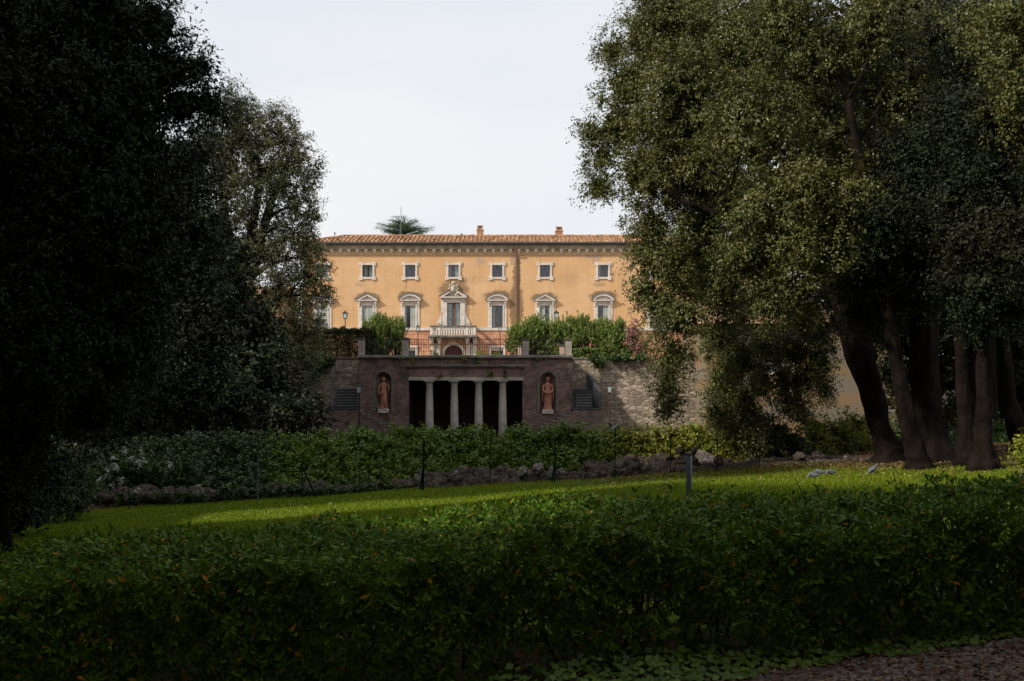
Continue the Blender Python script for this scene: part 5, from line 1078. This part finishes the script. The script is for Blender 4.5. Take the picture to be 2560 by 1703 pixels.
oleander('tallest oleander between the two right windows', blobs_px([(1400, 885, 63.6, 22, .8), (1440, 888, 63.4, 20, .8), (1470, 885, 63.4, 20, .8), (1435, 840, 64.2, 48), (1415, 815, 64.6, 34), (1455, 812, 64.4, 34), (1430, 872, 63.8, 34), (1480, 850, 64, 38)]), 93)
oleander('oleander below the last villa window', blobs_px([(1540, 885, 63.4, 22, .8), (1500, 885, 63.4, 22, .8), (1568, 880, 63.6, 18), (1520, 840, 64.2, 42), (1500, 820, 64.6, 30), (1545, 820, 64.4, 30), (1560, 850, 64, 34), (1520, 870, 63.6, 32)]), 94)
shrub('trailing_plant', 'green creeper spilling over the top of the pale stone wall', blobs_px([(1490, 897, 61.3, 14, .6), (1500, 908, 61.2, 12, .9), (1530, 893, 61.3, 12, .5), (1560, 894, 61.3, 16, .5), (1600, 893, 61.3, 14, .6)]), M_SHRUB, .10, 30, 'plant', None, 95, 0, .1, 12, .7)
shrub('trailing_plant', 'dark creeper hanging over the left stone wall by the oak', blobs_px([(800, 905, 61.2, 18), (825, 905, 61.2, 12), (790, 930, 61.2, 20)]), M_SHRUB, .10, 24, 'plant', None, 96, 0, .1, 12, .7)
rr = random.Random(2)
for k, (px, py, r, lab) in enumerate(((1030, 905, 6, 'small fern on the frieze left of the first column'), (1001, 900, 6, 'dark weed under the coping left of the portico'), (1161, 897, 7, 'weed hanging from the coping over the middle columns'), (1192, 899, 7, 'larger weed hanging from the coping right of the middle'), (1226, 938, 7, 'fern growing on the frieze between the last two columns'), (1262, 936, 6, 'yellowish weed on the frieze above the last column'), (1100, 940, 6, 'weed on the lintel between the first two columns'), (1340, 896, 6, 'weed under the coping above the right niche'))):
    shrub('wall_weed', lab, blobs_px([(px, py, 59.75, r, 1.1)]), M_SHRUB if k % 2 else M_IVYY, .10, 26, 'weed', 'weeds growing on the portico', 100 + k, 0, .06, 10, .6, inner=False)
for px, lab in ((1092, 'low green plants at the foot of the left portal pilaster'), (1205, 'yellowish potted plants right of the portal'), (1245, 'yellow flowering plant under the right lower window')):
    shrub('terrace_plant', lab, blobs_px([(px - 6, 884, 96, 9, .8), (px + 6, 885, 96, 8, .7)]), M_SHRUB if px < 1100 else M_IVYY, .12, 12, 'plant', 'plants at the foot of the villa', int(px), 0, .12, 12, .6, inner=False)

# ------------------------------------------------------------------ rockery, bank, fence, post, birds
def rocks():
    protos = []
    for s in range(8):
        rng = random.Random(s + 50); import bmesh
        bm = bmesh.new(); bmesh.ops.create_icosphere(bm, subdivisions=4, radius=1)
        sh = Vector((rng.uniform(.8, 1.3), rng.uniform(.7, 1.0), rng.uniform(.65, 1.1)))
        for v in bm.verts:
            p = v.co.copy(); n1 = mnoise.noise(p * 1.3 + Vector((s * 9, 0, 0))); n2 = mnoise.noise(p * 3.5 + Vector((0, s * 7, 0))); n3 = mnoise.noise(p * 9 + Vector((0, 0, s)))
            f = 1 + .45 * n1 + .40 * n2 - .35 * abs(n3) - .15 * max(0, n2 * 2) ** 2; v.co = Vector((p.x * sh.x, p.y * sh.y, p.z * sh.z)) * f
        me = bpy.data.meshes.new('rock'); bm.to_mesh(me); bm.free(); me.polygons.foreach_set('use_smooth', [True] * len(me.polygons)); protos.append(me)
    pale = []
    for m_ in protos[:3]:
        q = m_.copy(); q.materials.append(M_ROCKP); pale.append(q)
    for m_ in protos: m_.materials.append(M_ROCK)
    rng = random.Random(77)
    def put(px, py, Y, r, label, pl=False, sz=1):
        me = rng.choice(pale if pl else protos); o = link('rock', me, None, P(px, py, Y)); k = r / F * Y; o.scale = (k * rng.uniform(.85, 1.15), k * rng.uniform(.8, 1), k * sz * rng.uniform(.8, 1.1)); o.rotation_euler = (rng.uniform(-.4, .4), rng.uniform(-.4, .4), rng.uniform(0, 6.28))
        tag(o, label, 'rock', 'rockery stones')
    def basey(px): # fence foot line in the photo
        pts = [(240, 1258), (640, 1254), (900, 1244), (1060, 1236), (1400, 1216), (1700, 1196), (2014, 1172), (2160, 1162)]
        for (a, b), (c, d) in zip(pts, pts[1:]):
            if a <= px <= c: return b + (d - b) * (px - a) / (c - a)
        return pts[-1][1]
    def topy(px):
        pts = [(240, 1225), (330, 1212), (560, 1222), (760, 1205), (900, 1210), (1020, 1188), (1150, 1172), (1300, 1168), (1440, 1172), (1500, 1150), (1600, 1140), (1720, 1130), (1800, 1150), (2000, 1140), (2160, 1138)]
        for (a, b), (c, d) in zip(pts, pts[1:]):
            if a <= px <= c: return b + (d - b) * (px - a) / (c - a)
        return pts[-1][1]
    px = 262
    def zone(px): return 'left part of the rockery' if px < 700 else 'middle of the rockery' if px < 1400 else 'right part of the rockery' if px < 1800 else 'far right rockery under the bushes'
    while px < 2165:
        by, ty = basey(px), topy(px); H = by - ty; Yr = 24.4
        r = H * rng.uniform(.42, .60); put(px, by - r * .5, Yr - .25, r, 'rough dark porous rock in the lower row of the ' + zone(px))
        if H > 20: r2 = H * rng.uniform(.36, .54); put(px + rng.uniform(-8, 8), ty + r2 * rng.uniform(.6, 1.2), Yr + .3, r2, 'rough porous rock in the upper row of the ' + zone(px), rng.random() < .12 and px > 950)
        px += r * rng.uniform(.75, 1.15) + 2
    for px, py, r, lab in ((1310, 1180, 17, 'pale upright boulder with a light top in the middle of the rockery'), (1347, 1172, 17, 'tallest pale pointed boulder right of the middle of the rockery'), (1378, 1182, 13, 'grey pale stone beside the tallest pointed boulder'), (1143, 1190, 14, 'pale leaning stone below the second column'), (1155, 1175, 10, 'reddish stone perched on the leaning pale stone'), (1045, 1196, 9, 'small whitish stone by the thick green fence post'),
                         (1405, 1180, 10, 'small pale stone by the paired fence posts'), (540, 1235, 10, 'small pale stone among the left plants'), (688, 1236, 12, 'pale stone right of the silver fence post'), (345, 1235, 15, 'flat grey stone behind the second left fence post'), (490, 1232, 18, 'rounded grey boulder in the left plants')):
        put(px, py, 24.0, r, lab, True, 1.2)
    for px, py, r, lab in ((1716, 1150, 19, 'tall jagged rock right behind the grey pole'), (1700, 1127, 11, 'small jagged stone on top of the rock left of the grey pole'), (1735, 1128, 10, 'small jagged stone on top of the rock right of the grey pole'), (1690, 1175, 22, 'rounded boulder left of the grey pole'), (1640, 1165, 20, 'large hollowed boulder between two fence posts'), (1548, 1170, 24, 'big dark bank of rock near the flying pigeon'), (1500, 1180, 22, 'dark rough boulder left of the flying pigeon'), (1795, 1155, 16, 'upright brown rock behind the fence post right of the pole'), (2000, 1142, 14, 'sunlit pinkish rock under the bushes'), (2045, 1140, 12, 'brown sunlit rock under the yellow-green bush')):
        put(px, py, 24.3, r, lab, False, 1.25)
    # low earth bank the rocks sit on
    n = 90; co = []; 
    for i in range(n + 1):
        px = 235 + (2180 - 235) * i / n; Ya = 24.0; x = X(px, Ya); g = gz(x, Ya)
        h = (basey(px) - topy(px)) / F * 24 * .22
        for j, (dy, f) in enumerate(((-.35, -.1), (0, .35), (.35, .8), (1.0, 1.0), (2.2, .8), (3.6, .5), (5.5, -.2))):
            co.append((x, Ya + dy, g + max(f, -.1) * h * (1 + .25 * mnoise.noise(Vector((x * 1.3, dy * 2, 0)))) - (.1 if f < 0 else 0)))
    fs = [(i * 7 + j, (i + 1) * 7 + j, (i + 1) * 7 + j + 1, i * 7 + j + 1) for i in range(n) for j in range(6)]
    m = MB(); m.add(co, fs); o = m.build('earth_bank', mat_plain('bank_soil', (.055, .042, .028), .95, .5, 3, .1, 0, .8, .05), None, True); tag(o, 'low earth bank under the rocks', kind='structure')
    rngn = np.random.default_rng(3); bl = []
    px = 560
    while px < 1010: bl.append((px, basey(px) - rng.uniform(12, 30), 23.9, rng.uniform(9, 18), .7)); px += 14
    for px in (300, 330, 400, 420, 450, 470, 505, 600): bl.append((px, basey(px) - 16, 23.8, 14, .7))
    shrub('ground_plants', 'low weeds and grasses covering the left rocks', blobs_px(bl), M_SHRUB, .06, 40, 'plant', None, 120, 0, .07, 12, .3)
rocks()

posts = [(322, 1148, 1257), (437, 1146, 1257), (540, 1142, 1256), (644.6, 1138, 1254), (756, 1130, 1252), (899, 1118, 1244), (1058, 1100, 1234), (1224.5, 1092, 1224), (1387, 1095, 1215), (1537, 1068, 1205), (1675.6, 1090, 1200), (1792, 1078, 1189), (1898, 1072, 1181), (2013.7, 1069, 1173), (2144, 1058, 1162)]
def fence():
    root = empty('wire_fence', P(1224, 1224, 23.3)); tag(root, 'thin wire fence on slim green posts along the foot of the rockery', 'fence'); off = Vector(root.location)
    tops_ = []
    for i, (px, pt, pb) in enumerate(posts):
        Yf = 23.2; x = X(px, Yf); zb = gz(x, Yf); zt = Z(pt, Yf); tops_.append(Vector((x, Yf, zt)))
        m = MB(); m.tube([Vector((x, Yf, zb - .1)) - off, Vector((x + .01, Yf, zt)) - off], .012 if i != 6 else .024, 6); m.build('post', M_GALV if i == 3 else M_GREENP, root)
        if i in (4, 6, 8): m = MB(); m.tube([Vector((x + .32 * (1 if i == 4 else -.2), Yf, zb)) - off, Vector((x + .02, Yf, zb + .65 * (zt - zb))) - off], .02, 6); m.build('brace', M_GREENP, root)
    m = MB()
    for a, b in zip(tops_, tops_[1:]):
        ga, gb_ = gz(a.x, a.y), gz(b.x, b.y); H = min(a.z - ga, b.z - gb_) - .04
        for k in range(9):
            f = k / 8; pa = Vector((a.x, a.y - .02, ga + .06 + H * f * .95)); pb_ = Vector((b.x, b.y - .02, gb_ + .06 + H * f * .95)); md = (pa + pb_) / 2 - Vector((0, 0, .015)); m.tube([pa - off, md - off, pb_ - off], .0022 if k < 8 else .003, 3, cap=False)
        nn = int((b - a).length / .13)
        for k in range(nn): q = a.lerp(b, (k + .5) / nn); g = ga + (gb_ - ga) * (k + .5) / nn; m.tube([Vector((q.x, q.y - .02, g + .06)) - off, Vector((q.x, q.y - .02, g + .06 + H * .95)) - off], .0015, 3, cap=False)
    m.build('wire_mesh', M_GREENP, root)
fence()
o = None
m = MB(); Yf = 22.6; x = X(2371, Yf); m.tube([(0, 0, -.1), (0, 0, Z(1048, Yf) - gz(x, Yf))], .022, 6); o = m.build('fence_post', M_IRON2, None, loc=(x, Yf, gz(x, Yf))); tag(o, 'lone thin dark post behind the thick black trunk', 'post')
def pole():
    Yp_ = 11.0; x = X(1722.5, Yp_); g = gz(x, Yp_); zt = Z(1137, Yp_); root = empty('pole', (x, Yp_, g)); tag(root, 'grey galvanised steel pole standing on the lawn just behind the hedge', 'pole')
    m = MB(); m.lathe([(.032, -.1), (.032, zt - g - .01), (.028, zt - g)], 0, 0, 16); m.build('tube', M_GALV, root, True)
    m = MB(); m.lathe([(.035, zt - g), (.035, zt - g + .012), (.02, zt - g + .02)], 0, 0, 12); m.build('cap', M_GUTTER, root, True)
pole()
def pigeon(px, py, Y, rz, label, pitch=0, fly=False, sc_=1.0, graze=False):
    sc_ *= .62
    x, y, z = P(px, py, Y); z = gz(x, y) if not fly else z; root = empty('pigeon', (x, y, z + (0 if fly else .0)), rz); tag(root, label, 'pigeon', 'pigeons'); s = sc_; root.scale = (s, s, s)
    h = .13 if not fly else 0; m = MB()
    tilt = .05 if graze else .5
    body = [(-.20, .02, .005), (-.14, .035, .0), (-.08, .06, .0), (0, .072, .0), (.06, .06, .012), (.10, .042, .03)]
    pts = [(u, 0, h + u * (tilt if not fly else .1) + dz) for u, r, dz in body]; neck = [(.125, 0, h + .05 + (.04 if not graze else -.04)), (.15, 0, h + (.13 if not graze else -.07)), (.175, 0, h + (.145 if not graze else -.085)), (.19, 0, h + (.14 if not graze else -.09))]
    m.tube(pts + neck, [r for u, r, dz in body] + [.03, .026, .024, .008], 10)
    m.tube([(.185, 0, neck[-1][2]), (.215, 0, neck[-1][2] - .01)], [.008, .002], 5)
    m.tube([(-.16, 0, h - .16 * tilt * (0 if fly else 1) + .01), (-.24, 0, h - .22 * (tilt if not fly else 0))], [.03, .012], 6)
    m.build('body', M_PIGEON, root, True)
    m = MB()
    if fly:
        for sy in (-1, 1): m.add([(.06, sy * .05, .03), (-.10, sy * .05, .03), (-.16, sy * .20, .16), (-.06, sy * .30, .26), (.05, sy * .18, .15), (.06, sy * .05, .04), (-.10, sy * .05, .04), (-.16, sy * .20, .17), (-.06, sy * .30, .268), (.05, sy * .18, .16)], [(0, 1, 2, 3, 4), (9, 8, 7, 6, 5), (0, 5, 6, 1), (1, 6, 7, 2), (2, 7, 8, 3), (3, 8, 9, 4), (4, 9, 5, 0)])
    else:
        for sy in (-1, 1): m.ball((-.05, sy * .05, h - .02), .1, 10, 6, (1.05, .24, .42))
    m.build('wing', M_PIGEOND if fly else M_PIGEON, root, True)
    if not fly:
        m = MB()
        for sy in (-1, 1): m.tube([(.0, sy * .025, h - .05), (.005, sy * .025, 0)], .006, 4); m.tube([(-.01, sy * .025, .004), (.035, sy * .025, .004)], .005, 4)
        m.build('leg', M_TERRA, root)
pigeon(2033, 1197, 19.6, math.pi, 'leftmost pigeon on the grass, head down, touching its neighbour', graze=True)
pigeon(2047, 1191, 20.3, math.pi, 'grey pigeon with barred wing just behind the leftmost one', graze=True)
pigeon(2076, 1194, 20.1, math.pi * 1.1, 'pale round pigeon feeding alone on the grass', graze=True)
pigeon(2182, 1188, 20.0, .5, 'upright pigeon standing alone in front of the leaning trunk', sc_=1.1)
pigeon(1533, 1070, 26.0, 2.0, 'dark pigeon with raised wings alighting on top of the ivy bank', fly=True, sc_=1.0)

# ------------------------------------------------------------------ front hedge (pittosporum) and clipped hedge at right edge
def rosette_leaves(C, Nn, rng, size, nl=8):
    """obovate leaves in whorls: C rosette centres, Nn their axes"""
    n = len(C); Nn = unit(Nn); ref = np.where(np.abs(Nn[:, 2:3]) < .9, np.array([[0, 0, 1.]]), np.array([[1., 0, 0]])); U = unit(np.cross(ref, Nn)); V = np.cross(Nn, U)
    k = rng.integers(nl - 2, nl + 3, n); idx = np.repeat(np.arange(n), k); m = len(idx); st = np.concatenate([np.arange(q) for q in k])
    ang = st * 2.4 + rng.random(n)[idx] * 6.28 + rng.normal(size=m) * .15; lift = np.clip(.15 + .9 * (st / k[idx]) + rng.normal(size=m) * .22, -.25, 1.35)
    rad = np.cos(ang)[:, None] * U[idx] + np.sin(ang)[:, None] * V[idx]; T = rad * np.cos(lift)[:, None] + Nn[idx] * np.sin(lift)[:, None]
    Nrm = unit(Nn[idx] * np.cos(lift)[:, None] - rad * np.sin(lift)[:, None] + rng.normal(size=(m, 3)) * .15); T = unit(T - Nrm * np.sum(T * Nrm, 1, keepdims=True)); B = np.cross(Nrm, T)
    L = size * (.65 + .6 * rng.random(m)) * (1.05 - .35 * st / k[idx]); W = L * (.33 + .08 * rng.random(m)); P0 = C[idx] + T * .008
    us = np.array([0, .3, .6, .85, 1.0]); ws = np.array([.10, .55, 1.0, .85, .12]) * .5; curl = rng.normal(size=m) * .10 - .12
    co = np.zeros((m, 5, 3, 3))
    for i in range(5):
        mid = P0 + T * (L * us[i])[:, None] + Nrm * (curl * L * us[i] ** 2)[:, None]
        co[:, i, 1] = mid; sd = (W * ws[i])[:, None]; up = Nrm * (W * ws[i] * .30)[:, None]
        co[:, i, 0] = mid + B * sd + up; co[:, i, 2] = mid - B * sd + up
    tf = np.array([(a * 3 + c, a * 3 + c + 1, (a + 1) * 3 + c + 1, (a + 1) * 3 + c) for a in range(4) for c in range(2)])
    fs = (np.arange(m)[:, None, None] * 15 + tf[None]).reshape(-1, 4); v = np.repeat(rng.random(m), 8)
    return co.reshape(-1, 3), fs, v
def hedge_top(x): return .715 + .022 * max(min(x, 0), -4) + .15 * min(1, max(0, (2.4 - x) / 2.4)) + .02 * max(x, 0) + .012 * math.sin(x * 1.9) + .012 * math.sin(x * 4.3 + 1) + .010 * math.sin(x * 9.1)
def front_hedge():
    rng = np.random.default_rng(101); base = (0, 7.2, 0); root = empty('hedge', base); tag(root, 'long broad-leaved hedge crossing the whole foreground', 'hedge')
    x0, x1 = -5.2, 5.4; yf, yb = 6.34, 7.95; C = []; Nn = []
    def surf(u, s):
        """s 0..1 runs up the front face, 1..2 across the top, 2..3 down the back"""
        g = gz(u, 6.9); H = hedge_top(u)
        yf = 6.34 - .32 * min(1, max(0, (1.6 - u) / 2.5))
        if s < 1: return (u, yf + .06 * math.sin(u * 2.7) + .05 * math.sin(u * 6 + s * 5) + .04 * (1 - s) ** 2 + .10 * max(0, s - .8) * 5 * .6, g + H * s), (0, -1, .25 + .5 * max(0, s - .7) / .3)
        if s < 2: q = s - 1; y = yf + .08 + (yb - yf - .16) * q; return (u, y, g + H + .11 * math.sin(math.pi * min(1, q * 1.05)) + .03 * math.sin(u * 7 + y * 5)), (0, -.45 * (1 - q) + .3 * q, 1)
        q = s - 2; return (u, yb - .05 * q, g + H * (1 - q)), (0, 1, .3)
    n1 = int((x1 - x0) * 1750)
    for k in range(n1):
        u = rng.uniform(x0, x1); r = rng.random()
        if r < .50: s = rng.random() ** .80
        elif r < .90: s = 1 + rng.random()
        else: s = 2 + rng.random()
        # thin patches low down where the stems show
        if s < .55 and mnoise.noise(Vector((u * 1.6, s * 2.2, 3))) > .12 and rng.random() < .62: continue
        p, nn = surf(u, s); d = abs(rng.normal()) * (.13 if s < 1 else .10) + .0; nv = np.array(nn); nv = nv / np.linalg.norm(nv)
        p = np.array(p) - nv * d + rng.normal(size=3) * .02
        if rng.random() < .015: p = p + nv * rng.uniform(.02, .08)
        C.append(p); Nn.append(nv + rng.normal(size=3) * .42 + (0, 0, .15))
    C = np.array(C); Nn = np.array(Nn); co, fs, v = rosette_leaves(C - np.array(base), Nn, rng, .052, 8)
    npmesh('foliage', co, 4, M_PITT, root, v, True, fs)
    m = MB(); rr_ = random.Random(5)
    for k in range(260):
        x = rr_.uniform(x0, x1); y = rr_.uniform(yf + .25, yb - .3); g = gz(x, y); p = Vector((x, y, g - .05)); pts = [p]; 
        for j in range(4): p = p + Vector((rr_.gauss(0, .07), rr_.gauss(0, .07), .22)); pts.append(p)
        m.tube([q - Vector(base) for q in pts], [.014, .012, .009, .006, .004], 5)
        for j in range(4):
            q = pts[rr_.randint(1, 3)]; d = Vector((rr_.gauss(0, 1), rr_.gauss(-.5, 1), rr_.gauss(.4, .5))).normalized() * rr_.uniform(.2, .5); m.tube([q - Vector(base), q + d * .5 + Vector((0, 0, .02)) - Vector(base), q + d - Vector(base)], [.006, .004, .002], 4)
    m.build('branches', M_TWIG, root)
front_hedge()
box_hedge('side_hedge', 'bright small-leaved clipped hedge at the right edge', X(2527, 12.5), X(2527, 12.5) + 3.0, 11.9, 12.5, gz(5.6, 11.5) - .05, Z(1100, 12), M_IVYY, .050, 22000, 81)

# ivy and litter along the path edge, lawn blades, fallen leaves
def ground_stuff():
    rng = np.random.default_rng(9)
    n = 4200; x = rng.uniform(-1.0, 5.4, n); t = rng.random(n); edge = np.array([path_edge(q) for q in x]) - .05 + .04 * np.sin(x * 13); y = edge + t * .5
    z = np.array([gz(a, b) for a, b in zip(x, y)]) + .02 + rng.random(n) * .10 * np.clip((y - edge) * 2.2, .15, 1)
    Nn = np.stack([rng.normal(size=n) * .3, -.5 + rng.normal(size=n) * .3, np.ones(n)], 1); T = rng.normal(size=(n, 3)) * [1, 1, .25]; L = .034 + .03 * rng.random(n)
    keep = rng.random(n) < np.clip((x + .6) * .6, 0, .75); o = quad_leaves('ivy_ground_cover', np.stack([x, y, z], 1)[keep], Nn[keep], T[keep], L[keep], L[keep] * .85, M_IVY, None, rng); tag(o, 'ivy creeping along the foot of the foreground hedge', kind='stuff')
    n = 210000; Y = 7.6 + 16.3 * rng.random(n) ** .8; x = (rng.uniform(-.1, 2660, n) - CX) / F * Y * 1.03
    a = .45 * x + Y + 1.5 * np.sin(x * .8) + 1.0 * np.sin(Y * 1.7 + x); keep = (a < 23.0 + 3.5 * rng.random(n) ** 2) | (rng.random(n) < .10); x, Y = x[keep], Y[keep]; n = len(x)
    z = np.array([gz(p, q) for p, q in zip(x, Y)]); h = (.022 + .036 * rng.random(n)); w_ = .003 + .0005 * Y
    a = rng.random(n) * 6.28; dx, dy = np.cos(a) * w_, np.sin(a) * w_ * .5; lx, ly = rng.normal(size=n) * .02, rng.normal(size=n) * .02
    co = np.stack([np.stack([x - dx, Y - dy, z - .005], 1), np.stack([x + dx, Y + dy, z - .005], 1), np.stack([x + lx, Y + ly, z + h], 1)], 1).reshape(-1, 3)
    o = npmesh('grass', co, 3, M_GRASS, None, rng.random(n), False, np.arange(n * 3).reshape(n, 3)); tag(o, 'short bright green lawn grass between hedge and rockery', kind='stuff')
    n = 16000; Y = rng.uniform(16, 27, n); x = rng.uniform(2.0, 14, n); keep = (.45 * x + Y) > 22.6 + 3 * rng.random(n) - 1.0; x, Y = x[keep], Y[keep]; n = len(x)
    z = np.array([gz(p, q) for p, q in zip(x, Y)]) + .012 + .01 * rng.random(n); L = .05 + .04 * rng.random(n)
    o = quad_leaves('fallen_leaves', np.stack([x, Y, z], 1), np.array([0, 0, 1.]) + rng.normal(size=(n, 3)) * .35, rng.normal(size=(n, 3)) * [1, 1, .1], L, L * .5, M_LITTER, None, rng); tag(o, 'brown leaf litter under the grove', kind='stuff')
    n = 2500; x = rng.uniform(.5, 4.2, n); Y = rng.uniform(5.4, 6.3, n); x = x + .6; z = np.array([gz(p, q) for p, q in zip(x, Y)]) + .018; L = .02 + .035 * rng.random(n)
    o = quad_leaves('path_litter', np.stack([x, Y, z], 1), np.array([0, 0, 1.]) + rng.normal(size=(n, 3)) * .4, rng.normal(size=(n, 3)) * [1, 1, .1], L, L * .5, M_LITTER, None, rng); tag(o, 'bits of dry leaf scattered on the gravel path', kind='stuff')
ground_stuff()
def daisies():
    rng = np.random.default_rng(12); n = 420; Y = rng.uniform(10, 22, n); x = (rng.uniform(0, 2560, n) - CX) / F * Y; z = np.array([gz(a, b) for a, b in zip(x, Y)]) + .045; L = np.full(n, .022)
    o = quad_leaves('daisies', np.stack([x, Y, z], 1), np.array([0, -.3, 1.]) + rng.normal(size=(n, 3)) * .3, rng.normal(size=(n, 3)) * [1, 1, .1], L, L, M_WHITE, None, rng); tag(o, 'tiny white daisies dotted over the lawn', kind='stuff')
daisies()
